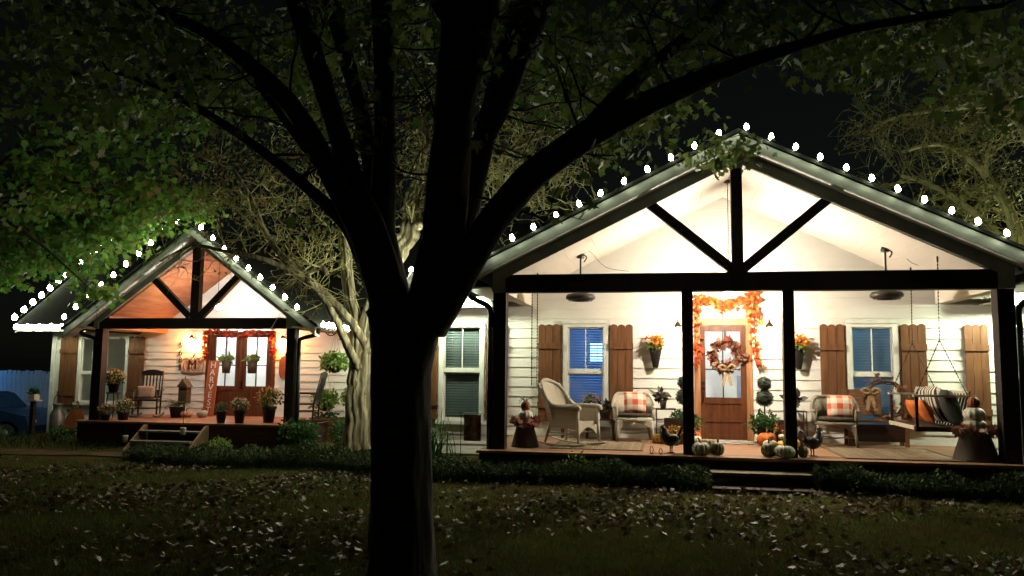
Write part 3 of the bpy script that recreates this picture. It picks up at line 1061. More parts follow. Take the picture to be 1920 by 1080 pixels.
# ================================================================== string lights
COOL = (0.92, 1.0, 0.70)
gb = [(918, 482), (960, 460), (1000, 438), (1043, 415), (1086, 394), (1126, 372), (1170, 349), (1214, 325), (1258, 301), (1302, 277), (1348, 258),
      (1400, 240), (1446, 260), (1492, 280), (1538, 300), (1587, 321), (1635, 344), (1684, 366), (1734, 386), (1785, 409), (1835, 430), (1889, 455)]
pts = []
for i, (x, y) in enumerate(gb):
    q = P(x, y, 11.84)
    pts.append((q.x, 11.84, max(zt(q.x) + .10, q.z - .005)))
for x in (4.93, 5.22):
    pts.append((x, 11.84, zt(x) + .13))
bulb_string('string of round white bulbs along both slopes of the wide porch gable', pts, P_BULB, COOL)
ll = [(120, 593), (142, 574), (166, 553), (190, 533), (213, 514), (236, 494), (260, 474), (283, 454), (306, 433), (331, 413)]
lr = [(377, 425), (399, 445), (421, 465), (443, 485), (466, 504), (488, 524), (511, 545), (534, 565), (557, 585)]
pts = []
for (x, y) in ll + lr:
    q = P(x, y, 16.11)
    pts.append((q.x, 16.11, max(zl(q.x) + .10, q.z - .02)))
bulb_string('string of round white bulbs along both slopes of the steep porch gable', pts, P_BULB * 2.0, COOL, r=.048)
bulb_string('string of white bulbs up the far left roof edge', [(-16.88, EYL + t * 3.6, EZL + .76 * t * 3.6 + .17) for t in np.linspace(0.02, 1, 13)], 18.0, COOL, r=.07)
bulb_string('string of white bulbs along the short gutter at far left', [(x, EYL - .17, 2.68) for x in np.arange(-16.6, -13.4, .34)], 11.0, COOL, r=.06)
bulb_string('string of white bulbs along the gutter behind the twisted tree', [(x, EYL - .17, 2.68) for x in np.arange(-7.25, -4.9, .28)], 20.0, COOL, r=.06)
bulb_string('string of white bulbs along the gutter between trunk and wide porch', [(x, EY - .16, 2.90) for x in np.arange(-4.85, -3.1, .30)], P_EAVE * 1.1, COOL)
bulb_string('string of white bulbs down the right side gutter of the steep porch', [(-7.20, t, 2.62) for t in np.arange(16.35, 18.3, .24)], 9.0, COOL, r=.05)
bulb_string('string of white bulbs along the gutter at the right edge', [(x, EY - .16, 2.90) for x in np.arange(5.45, 7.5, .30)], P_EAVE * 2.2, COOL)
bulb_string('string of white bulbs up the roof edge behind the big trunk', [(-4.97, EY + t * 4.2, EZ + SL * t * 4.2 + .17) for t in np.linspace(.05, 1, 10)], 26.0, COOL)

# ================================================================== lamps
WARM = (1.0, 0.86, 0.66)
def pendant(x, y, z_ceiling, z_bulb, watts, col, label):
    root = empty('pendant_lamp', label, 'lamp', None, (x, y, z_ceiling))
    dz = z_bulb - z_ceiling
    MB().lathe([(.02, -.05), (.06, -.035), (.065, 0)], 14).build('canopy', IRON, root, True)
    ch = MB()
    n = int((-dz - .2) / .045)
    for i in range(n):
        z = -.05 - i * .045
        ch.tube([(0, 0, z), (0, 0, z - .022), (0, 0, z - .045)], [.004, .009, .004], 6)
    ch.build('chain', IRON, root)
    r = .065
    g, c = globe_lamp('bulb', None, r, watts, col, root)
    g.location = (0, 0, dz)
    MB().lathe([(.06, .13), (.05, .17), (.012, .20), (.012, .23)], 12).build('cap', IRON, root, True).location = (0, 0, dz)
    fr = MB()
    for k in range(4):
        a = PI / 4 + k * PI / 2
        fr.tube([(.09 * math.cos(a), .09 * math.sin(a), dz + .15), (.12 * math.cos(a), .12 * math.sin(a), dz - .10)], .005, 5)
    fr.build('cage', IRON, root)
    return root
pendant(1.055, 13.55, 4.85, 2.985, P_PORCH_R, WARM, 'lit pendant lamp on a long chain above the single front door')
pendant(-10.42, 17.55, 4.50, 3.12, P_PORCH_L, (1.0, .90, .78), 'lit pendant lamp on a chain under the steep cedar porch ceiling')

def sconce(x, z, yw, watts, col, label):
    root = empty('wall_lantern', label, 'lamp', None, (x, yw - .03, z))
    MB().lathe([(.05, -.02), (.055, 0), (.045, .02)], 12).build('back_plate', IRON, root)
    MB().tube(smooth_path([(0, 0, .02), (0, -.05, .12), (0, -.12, .14), (0, -.15, .09)], 4), .009, 6).build('arm', IRON, root, True)
    MB().lathe([(.075, .0), (.07, .015), (.04, .06), (.012, .085), (.012, .11), (.004, .13)], 12, (0, -.15, 0)).build('cap', IRON, root, True)
    g, c = globe_lamp('bulb', None, .045, watts, col, root, 1.4)
    g.location = (0, -.15, -.075)
    MB().lathe([(.055, -.17), (.065, -.10), (.065, -.01)], 12, (0, -.15, 0)).build('glass_jar', glass('lamp_glass', (1, .97, .9), .05), root, True)
    return root
SCW = (1.0, .72, .40)
sconce(.25, 2.50, DW, P_SCONCE_R, SCW, 'bronze wall lantern left of the single front door')
sconce(1.82, 2.50, DW, P_SCONCE_R, SCW, 'bronze wall lantern right of the single front door')
SCL = (1.0, .40, .11)
sconce(-11.86, 2.42, DL, P_SCONCE_L, SCL, 'glowing amber wall lantern beside the house number')
sconce(-9.36, 2.42, DL, P_SCONCE_L, SCL, 'glowing amber wall lantern right of the double doors')

def fan(x, y, z, label):
    zc = CAP - CEIL_S * abs(x - CX)
    root = empty('ceiling_fan', label, 'fan', 'drum fans under the wide porch ceiling', (x, y, zc))
    dz = z - zc
    MB().tube([(0, 0, -.0), (0, 0, dz + .08)], .016, 8).build('rod', BLACKM, root)
    MB().lathe([(.06, -.06), (.07, -.03), (.05, .03)], 12).build('canopy', BLACKM, root)
    dr = mat('drum_metal', (.05, .045, .035), .45, metal=.4)
    MB().lathe([(.02, -.075), (.20, -.07), (.245, -.045), (.25, -.01), (.22, .03), (.10, .05), (.09, .11), (.02, .12)], 24, (0, 0, dz)).build('drum', dr, root, True)
    cg = MB()
    for r in (.08, .14, .2):
        cg.tube([(r * math.cos(a), r * math.sin(a), dz - .08) for a in np.linspace(0, 2 * PI, 20)], .004, 4)
    cg.build('guard', BLACKM, root, kind='stuff')
    MB().tube(smooth_path([(.03, 0, dz + .72), (.10, 0, dz + .66), (.06, 0, dz + .58)], 4), .012, 5).build('wire_clip', BLACKM, root)
    wr = MB().tube(smooth_path([(.06, 0, dz + .72), (.16, .02, dz + .76), (.42, .1, -.22 + dz + .72), (.8, .3, -.5 + dz + .95)], 4), .004, 4)
    wr.build('wire', BLACKM, root)
    return root
fan(-1.38, 13.6, 2.955, 'dark drum-shaped fan on a rod, above the wicker rocking chair')
fan(3.47, 13.6, 2.955, 'dark drum-shaped fan on a rod, near the swing chains')

# ================================================================== wicker furniture
WICK = pattern_mat('wicker_cream', 'weave', (.88, .82, .70), (.78, .71, .59), (.55, .48, .37), 26)
WICKD = pattern_mat('wicker_grey', 'weave', (.46, .41, .32), (.36, .31, .24), (.18, .15, .11), 26)
CUSH = mat('seat_cushion', (.05, .045, .035), .9, (.03, .027, .02), 30, bump=.3)
PLAID = pattern_mat('plaid_cloth', 'plaid', (.62, .11, .045), (.85, .74, .62), None, 5.4)

def pillow_mesh(w, h, t, n=12):
    m = MB()
    def g(sgn):
        v = []
        for j in range(n + 1):
            for i in range(n + 1):
                u, q = 2 * i / n - 1, 2 * j / n - 1
                k = (max(0, 1 - u * u) * max(0, 1 - q * q)) ** .42
                pin = 1 - .06 * (1 - q * q) * abs(u) ** 2
                pin2 = 1 - .06 * (1 - u * u) * abs(q) ** 2
                v.append((u * w / 2 * pin2 * 1.0, sgn * t / 2 * k, q * h / 2 * pin))
        return v
    f = [(j * (n + 1) + i, j * (n + 1) + i + 1, (j + 1) * (n + 1) + i + 1, (j + 1) * (n + 1) + i) for j in range(n) for i in range(n)]
    m.add(g(-1), f)
    m.add(g(1), [q[::-1] for q in f])
    return m

def pillow(label, loc, rot, w, h, t, material, group=None):
    o = pillow_mesh(w, h, t).build('pillow', material, None, True)
    o.location = loc
    o.rotation_euler = rot
    return tag(o, label, 'pillow', group)

def shell(m, rx, ry, a0, a1, zb, ztop, th=.025, n=26):
    """curved wicker wall round a seat; ztop(a) is its height"""
    A = np.linspace(a0, a1, n)
    o, i_ = [], []
    v = []
    for a in A:
        fl = 1.06
        for r, z in ((1.0, zb), (fl, ztop(a)), (fl - th / rx, ztop(a)), (1.0 - th / rx, zb)):
            v.append((rx * r * math.sin(a), ry * r * math.cos(a), z))
    f = []
    for k in range(n - 1):
        for q in range(4):
            f.append((4 * k + q, 4 * k + (q + 1) % 4, 4 * k + 4 + (q + 1) % 4, 4 * k + 4 + q))
    f += [(0, 3, 2, 1), (4 * n - 4, 4 * n - 3, 4 * n - 2, 4 * n - 1)]
    m.add(v, f)
    return [(rx * (1.06 - th / 2 / rx) * math.sin(a), ry * (1.06 - th / 2 / rx) * math.cos(a), ztop(a)) for a in A]

def armchair(label, loc, rz, material):
    root = empty('wicker_armchair', label, 'chair', 'wicker armchairs on the wide porch', loc, rz)
    def zt_(a):
        t = min(1, max(0, (1.75 - abs(a)) / 1.0))
        t = t * t * (3 - 2 * t)
        return .58 + .23 * t
    m = MB()
    rim = shell(m, .35, .30, -2.15, 2.15, .36, zt_)
    m.build('backrest', material, root, True)
    MB().tube(rim, .027, 8).build('rim', material, root, True)
    MB().lathe([(.05, .34), (.33, .345), (.35, .37), (.35, .40), (.32, .415), (.05, .42)], 24, (0, 0, 0), 0, 10, 1, .9).build('seat', material, root, True)
    MB().lathe([(.05, .42), (.29, .422), (.32, .45), (.30, .48), (.05, .49)], 24, (0, -.02, 0), 0, 10, 1, .9).build('seat_cushion', CUSH, root, True)
    for sx, sy in ((-1, -1), (1, -1), (-1, 1), (1, 1)):
        MB().tube([(sx * .26, sy * .21, .36), (sx * .285, sy * .235, .18), (sx * .31, sy * .26, 0)], [.038, .028, .018], 8).build('leg', material, root, True)
    ap = []
    for t in np.linspace(0, 1, 13):
        x = -.27 + .54 * t
        ap.append((x, .22 + .12 * (1 - (2 * t - 1) ** 2)))
    poly = [(.27, .36), (-.27, .36)] + ap
    for yy in (-.255, .225):
        MB().prism(poly, 'y', yy, yy + .02).build('apron', material, root)
    MB().tube([(-.29, -.25, .16), (0, .0, .13), (.29, .25, .16)], .008, 5).build('stretcher', material, root)
    MB().tube([(.29, -.25, .16), (0, .0, .145), (-.29, .25, .16)], .008, 5).build('stretcher', material, root)
    return root
armchair('cream wicker armchair with plaid pillow beside the wicker rocking chair', (-.52, 14.25, .5), math.radians(8), WICK)
armchair('grey wicker armchair with plaid pillow beside the wooden bench', (2.76, 14.22, .5), math.radians(-6), WICKD)
pillow('orange plaid pillow on the cream wicker armchair', (-.50, 14.22, 1.16), (math.radians(-14), 0, math.radians(6)), .37, .36, .15, PLAID, 'plaid pillows')
pillow('orange plaid pillow on the grey wicker armchair', (2.83, 14.18, 1.15), (math.radians(-14), 0, math.radians(-4)), .38, .37, .15, PLAID, 'plaid pillows')

def wicker_rocker(label, loc, rz, material):
    root = empty('wicker_rocking_chair', label, 'rocking chair', None, loc, rz)
    # reclined oval back: grid in the chair's XZ, leaning to +Y
    tilt = math.radians(27)
    def bp(x, h):
        return (x, .22 + math.sin(tilt) * h + .10 * (x / .3) ** 2 * -1.0, .38 + math.cos(tilt) * h)
    n, mrows = 14, 16
    H = .78
    def halfw(t):
        return .27 + .03 * math.sin(PI * min(1, t * 1.1)) if t < .62 else .30 * math.sqrt(max(0.02, 1 - ((t - .62) / .385) ** 2))
    v, f = [], []
    for j in range(mrows + 1):
        t = j / mrows
        for i in range(n + 1):
            x = (2 * i / n - 1) * halfw(t)
            v.append(bp(x, t * H))
    k = (n + 1) * (mrows + 1)
    v += [(a, b + .03, c - .012) for a, b, c in v]
    for j in range(mrows):
        for i in range(n):
            q = j * (n + 1) + i
            f.append((q, q + 1, q + n + 2, q + n + 1))
            f.append((k + q, k + q + n + 1, k + q + n + 2, k + q + 1))
    MB().add(v, f).build('backrest', material, root, True)
    rim = [bp(-halfw(t), t * H) for t in np.linspace(0, 1, 18)] + [bp(halfw(t), t * H) for t in np.linspace(1, 0, 18)]
    MB().tube(rim, .032, 8).build('rim', material, root, True)
    MB().tube([bp(x, .26 * H + .16 * (1 - (x / .2) ** 2) * .6) for x in np.linspace(-.2, .2, 12)], .012, 6).build('braid', WICKD, root, True)
    MB().box(-.27, .27, -.30, .26, .355, .41).build('seat', material, root)
    for sx in (-1, 1):
        # side wall under the arm, flaring up into the back
        prof = [(-.34, .30), (.24, .30), (.30, .52), (.46, .92), (.40, .90), (.24, .66), (.12, .625), (-.34, .62)]
        MB().prism(prof, 'x', sx * .28, sx * .31).build('side_panel', material, root)
        arm = smooth_path([(sx * .31, -.37, .60), (sx * .31, -.34, .645), (sx * .31, -.05, .645), (sx * .31, .18, .66), (sx * .30, .34, .80), (sx * .28, .52, 1.0)], 4)
        MB().tube(arm, [.045] * 9 + [.04] * (len(arm) - 9), 8).build('armrest', material, root, True)
        MB().tube([(sx * .29, -.33, .62), (sx * .295, -.345, .3), (sx * .30, -.36, .07)], [.035, .03, .022], 8).build('leg', material, root, True)
        MB().tube([(sx * .28, .24, .38), (sx * .29, .30, .2), (sx * .30, .34, .055)], [.032, .026, .02], 8).build('leg', material, root, True)
        ru = [(sx * .30, y, .018 + .17 * (y - .02) ** 2) for y in np.linspace(-.50, .66, 14)]
        MB().tube(ru, .02, 8).build('rocker', material, root, True)
        MB().tube([(sx * .30, -.36, .22), (sx * .29, .32, .22)], .012, 6).build('stretcher', material, root)
    ap = [(-.28 + .56 * t, .17 + .15 * (1 - (2 * t - 1) ** 2)) for t in np.linspace(0, 1, 13)]
    MB().prism([(.28, .36), (-.28, .36)] + ap, 'y', -.345, -.32).build('apron', material, root)
    MB().tube([(-.30, .32, .16), (.30, .32, .16)], .012, 6).build('stretcher', material, root)
    return root
wicker_rocker('cream wicker rocking chair with tall rounded back on the wide porch', (-1.47, 13.12, .5), math.radians(60), WICK).scale = (.94, .94, .97)

def slat_rocker(label, loc, rz, group):
    root = empty('rocking_chair', label, 'rocking chair', group, loc, rz)
    BK = mat('black_paint', (.014, .011, .01), .45, spec=.4)
    for sx in (-1, 1):
        MB().tube([(sx * .25, .22, .07), (sx * .25, .24, .42), (sx * .25, .40, 1.12)], [.02, .022, .02], 8).build('post', BK, root, True)
        MB().tube([(sx * .27, -.24, .08), (sx * .27, -.24, .64)], .022, 8).build('leg', BK, root, True)
        MB().box(sx * .29 - .045, sx * .29 + .045, -.30, .30, .64, .665).build('armrest', BK, root)
        MB().tube([(sx * .26, y, .02 + .16 * (y - .02) ** 2) for y in np.linspace(-.48, .62, 12)], .02, 8).build('rocker', BK, root, True)
        MB().tube([(sx * .265, -.24, .25), (sx * .25, .23, .25)], .011, 6).build('stretcher', BK, root)
    MB().box(-.26, .26, -.27, .24, .40, .435).build('seat', BK, root)
    tops = [(.25 - .5 * t, .0 + .10 + .05 * math.sin(PI * t)) for t in np.linspace(0, 1, 9)]
    hr_ = MB().prism([(-.25, 0), (.25, 0)] + tops, 'y', -.012, .012).build('head_rail', BK, root)
    hr_.location = (0, .375, 1.00)
    hr_.rotation_euler = (math.radians(-13), 0, 0)
    for k in range(6):
        x = -.19 + k * .076
        MB().bar((x, .265, .47), (x, .375, 1.02), .03, .014, (1, 0, 0)).build('slat', BK, root)
    MB().bar((-.25, .262, .48), (.25, .262, .48), .02, .05).build('lower_rail', BK, root)
    MB().tube([(-.27, -.24, .22), (.27, -.24, .22)], .011, 6).build('stretcher', BK, root)
    return root
slat_rocker('black slat-back rocking chair with pale pillow under the house number', (-12.28, 17.75, LZ), math.radians(22), 'black rocking chairs')
slat_rocker('black slat-back rocking chair seen side-on behind the right-hand porch post', (-8.0, 17.35, LZ), math.radians(-80), 'black rocking chairs')
pillow('pale printed pillow on the black rocking chair', (-12.30, 17.70, LZ + .60), (math.radians(-18), 0, math.radians(22)), .40, .32, .13,
       pattern_mat('print_cloth', 'weave', (.62, .50, .38), (.5, .36, .26), (.45, .2, .12), 9))

# ================================================================== plants and pots
LG = leaf_mat('fern_leaf', [(.02, .055, .012), (.045, .11, .025), (.03, .08, .02)])
LGB = leaf_mat('bright_leaf', [(.10, .17, .03), (.18, .26, .06), (.06, .12, .02)])
LOR = leaf_mat('orange_leaf', [(.48, .05, .02), (.66, .15, .03), (.70, .30, .06), (.38, .03, .02)], .3)
LMUM = leaf_mat('mum_petal', [(.75, .20, .02), (.85, .36, .04), (.65, .10, .02)], .25)
LBR = leaf_mat('wreath_leaf', [(.13, .03, .02), (.22, .07, .04), (.32, .19, .11), (.08, .025, .018)], .2)
LPL = leaf_mat('pale_bloom', [(.55, .45, .30), (.62, .52, .40), (.45, .28, .14)], .25)
TWIG = mat('vine_twig', (.12, .07, .035), .8, (.06, .035, .018), 20)
POTB = mat('black_pot', (.015, .014, .013), .5)
POTG = mat('galvanised_tin', (.20, .20, .19), .45, (.12, .12, .11), 6, metal=.5)
TERRA = mat('brown_pot', (.20, .09, .045), .7)

def sphere_pts(n, c, r, shell_=.55):
    d = RNG.normal(size=(n, 3))
    d /= np.linalg.norm(d, axis=1)[:, None]
    rr = shell_ + (1 - shell_) * RNG.random(n) ** .6
    return np.asarray(c) + d * rr[:, None] * np.asarray(r)

def fern_fronds(name, n, length, parent, c=(0, 0, 0), material=None, droop=.9):
    V, F = [], []
    for k in range(n):
        a = 2 * PI * k / n + random.uniform(-.3, .3)
        L = length * random.uniform(.65, 1.1)
        el = random.uniform(.5, 1.3)
        p = np.array(c, float)
        for i in range(9):
            t = i / 8
            e = el - droop * t * 1.6
            p = p + np.array([math.cos(a) * math.cos(e), math.sin(a) * math.cos(e), math.sin(e)]) * L / 9
            w = L * .24 * math.sin(PI * min(1, .12 + t * .88)) + .012
            s = np.array([-math.sin(a), math.cos(a), 0])
            fw = np.array([math.cos(a), math.sin(a), -.1])
            for sg in (-1, 1):
                b = len(V)
                V += [p, p + s * sg * w * .55 + fw * .02, p + s * sg * w + fw * .035 - np.array([0, 0, .012]), p + s * sg * w * .5 - fw * .012]
                F.append((b, b + 1, b + 2, b + 3))
    return np_mesh(name, np.array(V), np.array(F), material or LG, parent)

def potted(name, label, cat, loc, pot_prof, pot_mat, group=None):
    root = empty(name, label, cat, group, loc)
    MB().lathe(pot_prof, 18).build('pot', pot_mat, root, True)
    return root

def mum(label, loc, r, pot_r, pot_h, petals=LMUM, pm=POTB, stems=None, group=None, name='potted_mums', cat='potted plant'):
    root = potted(name, label, cat, loc, [(pot_r * .7, 0), (pot_r * .95, pot_h * .85), (pot_r * 1.08, pot_h * .86), (pot_r * 1.08, pot_h), (pot_r * .9, pot_h)], pm, group)
    c = (0, 0, pot_h + r * .55)
    leaves('foliage', sphere_pts(int(260), c, (r * .95, r * .95, r * .75), .3), r * .28, LG, root)
    leaves('blossoms', sphere_pts(int(240), (0, 0, pot_h + r * .68), (r, r, r * .72), .8), r * .20, petals, root, DIAM, droop=-.5)
    return root

def topiary(label, loc, ground, zs, rs, shrub_r):
    root = empty('topiary', label, 'topiary', 'ball topiaries beside the front door', (loc[0], loc[1], ground))
    MB().lathe([(.10, 0), (.14, .24), (.155, .25), (.155, .28), (.12, .28)], 16).build('pot', POTB, root, True)
    MB().tube([(0, 0, .2), (0, 0, zs[-1] - ground)], .012, 6).build('stem', TWIG, root)
    TOPI = leaf_mat('topiary_leaf', [(.018, .026, .018), (.03, .042, .03), (.012, .018, .012)], .1)
    for z, r in zip(zs, rs):
        b = MB().ball((0, 0, z - ground), r * .93, 16, 10).build('ball', TOPI, root, True)
        leaves('leaf_cover', sphere_pts(900, (0, 0, z - ground), (r, r, r), .93), r * .17, TOPI, b, OVAL)
    fern_fronds('fern', 34, shrub_r * 1.35, root, (0, 0, .26))
    leaves('undergrowth', sphere_pts(450, (0, -.02, .36), (shrub_r, shrub_r * .9, shrub_r * .72), .3), .07, LG, root)
    return root
topiary('double-ball topiary over ferns right of the front door', (1.66, 14.3), .5, (1.27, 1.515), (.14, .115), .27)
topiary('double-ball topiary over ferns, mostly hidden behind the porch post', (.34, 14.3), .5, (1.27, 1.515), (.14, .115), .27)

def wall_cone(label, x, z, yw, group):
    root = empty('wall_planter', label, 'wall planter', group, (x, yw - .12, z))
    MB().lathe([(.035, -.36), (.05, -.35), (.115, -.02), (.12, 0), (.10, 0)], 16, (0, 0, 0), 0, 10, 1, .75).build('cone_pot', POTB, root, True)
    leaves('foliage', sphere_pts(160, (0, -.02, .06), (.14, .11, .10), .2), .075, LGB, root)
    leaves('flowers', sphere_pts(170, (.03, -.05, .12), (.12, .10, .10), .5), .06, LMUM, root, DIAM, droop=-.3)
    leaves('sprays', sphere_pts(70, (-.02, .0, .1), (.19, .08, .17), .7), .055, LOR, root)
    return root
wall_cone('black cone wall planter of orange flowers left of the front door', -.15, 2.12, DW, 'flower cones on the porch wall')
wall_cone('black cone wall planter of orange flowers behind a porch post, right of the door', 2.30, 2.12, DW, 'flower cones on the porch wall')

def garland(label, path, dens, r, material, leaf=.085, cat='garland'):
    root = empty('leaf_garland', label, cat)
    base = Vector(path[0])
    pp = smooth_path([tuple(Vector(p) - base) for p in path], 8)
    MB().tube([Vector(p) + Vector((0, 0, random.uniform(-.012, .012))) for p in pp], .012, 5).build('vine', TWIG, root)
    q = np.array(pp)
    seg = RNG.integers(0, len(q) - 1, dens)
    t = RNG.random(dens)[:, None]
    c = q[seg] * (1 - t) + q[seg + 1] * t
    c = c + RNG.normal(size=(dens, 3)) * np.array([r, r * .45, r])
    c[:, 1] = np.minimum(c[:, 1], .04)
    leaves('garland_leaves', c, leaf, material, root, MAPLE, droop=.2)
    root.location = base
    return root
yg = DW - .12
garland('orange maple leaf garland framing the single front door', [(.57, yg, 1.80), (.55, yg, 2.3), (.56, yg, 2.75), (.56, yg, 2.98), (.72, yg, 2.97), (.90, yg, 2.90), (1.06, yg, 2.86), (1.22, yg, 2.89), (1.40, yg, 2.97), (1.55, yg, 3.02), (1.58, yg, 2.75), (1.58, yg, 2.3), (1.62, yg, 1.78)], 540, .046, LOR)
yg = DL - .12
garland('red maple leaf garland framing the double doors', [(-11.50, yg, 1.95), (-11.52, yg, 2.3), (-11.50, yg, 2.56), (-11.1, yg, 2.56), (-10.6, yg, 2.53), (-10.1, yg, 2.56), (-9.68, yg, 2.57), (-9.66, yg, 2.3), (-9.64, yg, 1.95)], 420, .036, leaf_mat('red_leaf', [(.36, .03, .014), (.50, .08, .02), (.22, .02, .012)], .3), .08)

def wreath(label, c, r, material, leafn, leaf_, bow=None, tilt=0, rz=0, cat='wreath', hang=False):
    root = empty('wreath', label, cat, None, c, rz)
    tw = MB()
    for k in range(7):
        ph = random.uniform(0, 6)
        a = np.linspace(0, 2 * PI, 40)
        rr = r + .018 * np.sin(5 * a + ph) + random.uniform(-.025, .025)
        tw.tube([(rr[i] * math.cos(a[i]), .02 * math.sin(7 * a[i] + ph) - .01, rr[i] * math.sin(a[i])) for i in range(40)], .009, 5)
    tw.build('twig_ring', TWIG, root, kind='stuff')
    if leafn:
        a = RNG.random(leafn) * 2 * PI
        rr = r + RNG.normal(size=leafn) * r * .16
        leaves('leaf_ring', np.stack([rr * np.cos(a), -.03 + RNG.normal(size=leafn) * .02, rr * np.sin(a)], 1), leaf_, material, root, MAPLE, droop=.1, kind='stuff')
    if bow:
        bz, bx = bow
        for sg in (-1, 1):
            pts = smooth_path([(bx, -.07, bz), (bx + sg * .07, -.10, bz + .06), (bx + sg * .14, -.09, bz + .03), (bx + sg * .08, -.08, bz - .02), (bx, -.07, bz)], 5)
            MB().tube(pts, .022, 6).build('bow_loop', mat('burlap', (.40, .27, .15), .9, (.26, .17, .09), 40, bump=.4), root, True)
            MB().bar((bx, -.07, bz), (bx + sg * .07, -.07, bz - .30), .055, .008, (1, 0, 0)).build('ribbon', mat('burlap', (.4, .27, .15)), root)
    if hang:
        MB().bar((0, -.02, r), (0, -.02, r + .24), .05, .006, (1, 0, 0)).build('hanger', IRON, root)
    root.rotation_euler = (tilt, 0, rz)
    return root
wreath('autumn leaf wreath hanging on the glass of the single front door', (1.07, DW - .05, 2.00), .23, LBR, 300, .10, (-.24, .02), hang=True)

# baskets hung before the double doors
def door_pot(label, x, z):
    root = empty('hanging_pot', label, 'hanging pot', 'pots hung on the double doors', (x, DL - .11, z))
    gm = mat('weathered_tin', (.13, .12, .085), .6, (.08, .075, .05), 12)
    MB().lathe([(.10, -.18), (.135, .14), (.145, .16), (.12, .16)], 14, (0, 0, 0), 0, 10, 1, .6).build('pot', gm, root, True)
    MB().tube([(-.13, 0, .14), (0, .02, .62), (.13, 0, .14)], .005, 4).build('hanger', BLACKM, root)
    leaves('leaves', sphere_pts(150, (0, 0, .20), (.20, .08, .09), .3), .09, LGB, root)
    return root
door_pot('tin pot of greens hung on the left-hand glass door', -10.90, 1.72)
door_pot('tin pot of greens hung on the right-hand glass door', -10.20, 1.72)

# hanging baskets at the left wall
def hang_basket(label, x, y, z, zt_, bracket=True):
    root = empty('hanging_basket', label, 'hanging basket', 'hanging flower baskets by the twisted tree', (x, y, z))
    MB().lathe([(.03, -.20), (.12, -.17), (.19, -.07), (.21, .0), (.19, .0)], 18).build('bowl', POTB, root, True)
    ch = MB()
    for k in range(3):
        a = k * 2 * PI / 3
        ch.tube([(.2 * math.cos(a), .2 * math.sin(a), 0), (0, 0, zt_ - z)], .004, 4)
    ch.build('chain', IRON, root, kind='stuff')
    leaves('leaves', sphere_pts(420, (0, -.02, .13), (.31, .28, .19), .35), .10, LGB, root, OVAL, droop=.5)
    leaves('trailing_leaves', sphere_pts(150, (0, -.05, .0), (.36, .30, .14), .75), .09, LGB, root, OVAL, droop=1.0)
    return root
hang_basket('black hanging basket of bright greens, the upper one left of the twisted tree', -7.72, 18.25, 1.78, 2.60)
hang_basket('black hanging basket of bright greens, the lower one left of the twisted tree', -8.06, 18.55, .86, 1.70)
hang_basket('small black hanging basket half hidden by the twisted trunk', -7.28, 18.45, .95, 2.60)
br = empty('scroll_bracket', 'round iron scroll bracket under the gutter above the baskets', 'bracket', None, (-7.82, 18.2, 2.62))
MB().tube([(.15 * math.cos(a), 0, .15 * math.sin(a)) for a in np.linspace(0, 2 * PI, 24)], .014, 6).build('ring', BLACKM, br, True)
for a in (0, PI / 3, 2 * PI / 3):
    MB().tube([(.15 * math.cos(a), 0, .15 * math.sin(a)), (-.15 * math.cos(a), 0, -.15 * math.sin(a))], .008, 5).build('spoke', BLACKM, br)
MB().tube([(0, .02, .1), (0, .75, .12)], .01, 5).build('arm', BLACKM, br)

# ================================================================== pumpkins
PK = {
    'orange': mat('pumpkin_orange', (.60, .16, .025), .45, (.45, .10, .015), 5, bump=.1),
    'white': mat('pumpkin_white', (.72, .68, .58), .5, (.60, .54, .42), 5, bump=.1),
    'green': mat('pumpkin_green', (.16, .17, .09), .5, (.09, .10, .05), 6, bump=.1),
    'grey': mat('pumpkin_grey', (.40, .39, .30), .5, (.32, .31, .23), 6, bump=.1),
    'yellow': mat('pumpkin_yellow', (.62, .40, .10), .5, (.50, .28, .06), 6, bump=.1),
    'tan': mat('pumpkin_tan', (.40, .28, .14), .55, (.28, .18, .08), 6, bump=.1),
    'rust': mat('pumpkin_rust', (.24, .07, .022), .6, (.16, .045, .014), 6, bump=.1),
    'pink': mat('pumpkin_pink', (.62, .34, .26), .5, (.5, .25, .18), 6, bump=.1)}
STEM = mat('pumpkin_stem', (.16, .13, .06), .8)
def pumpkin(label, x, y, z, r, h, color, nr=12, stem=.05, group=None):
    root = empty('pumpkin', label, 'pumpkin', group, (x, y, z))
    prof = []
    for i in range(13):
        a = PI * i / 12 - PI / 2
        ca, sa_ = max(.0, math.cos(a)), math.sin(a)
        zz = h / 2 * sa_ * (1 - .28 * (1 - ca) ** 4 * 1.0)
        prof.append((max(.012, r * ca ** .8), h / 2 * .95 + zz))
    m = MB().lathe(prof, 48, (0, 0, 0), .16, nr)
    m.build('flesh', PK[color], root, True)
    MB().tube(smooth_path([(0, 0, h * .80), (.006, 0, h * .92), (.02, .01, h * .90 + stem), (.04, .01, h * .9 + stem * 1.4)], 3), [.022] * 3 + [.015] * 3 + [.012] * 4, 7).build('stem', STEM, root, True)
    root.rotation_euler = (random.uniform(-.08, .08), random.uniform(-.08, .08), random.uniform(0, 6))
    return root
G1 = 'pumpkins by the front door'
pumpkin('big orange pumpkin under the ferns right of the front door', 1.66, 14.02, .5, .165, .23, 'orange', group=G1)
pumpkin('white pumpkin lying in front of the big orange one', 1.66, 13.66, .5, .115, .13, 'white', group=G1)
pumpkin('yellow pumpkin beside the white one, near the porch post', 1.88, 13.70, .5, .115, .125, 'yellow', group=G1)
pumpkin('small yellow pumpkin partly behind the right porch post', 2.05, 13.8, .5, .09, .15, 'yellow', group=G1)
pumpkin('tiny white gourd on top of the pumpkin heap', 1.87, 13.86, .63, .06, .08, 'white', 8, group=G1)
pumpkin('orange pumpkin behind the post left of the front door', .47, 14.1, .5, .14, .22, 'orange', group=G1)
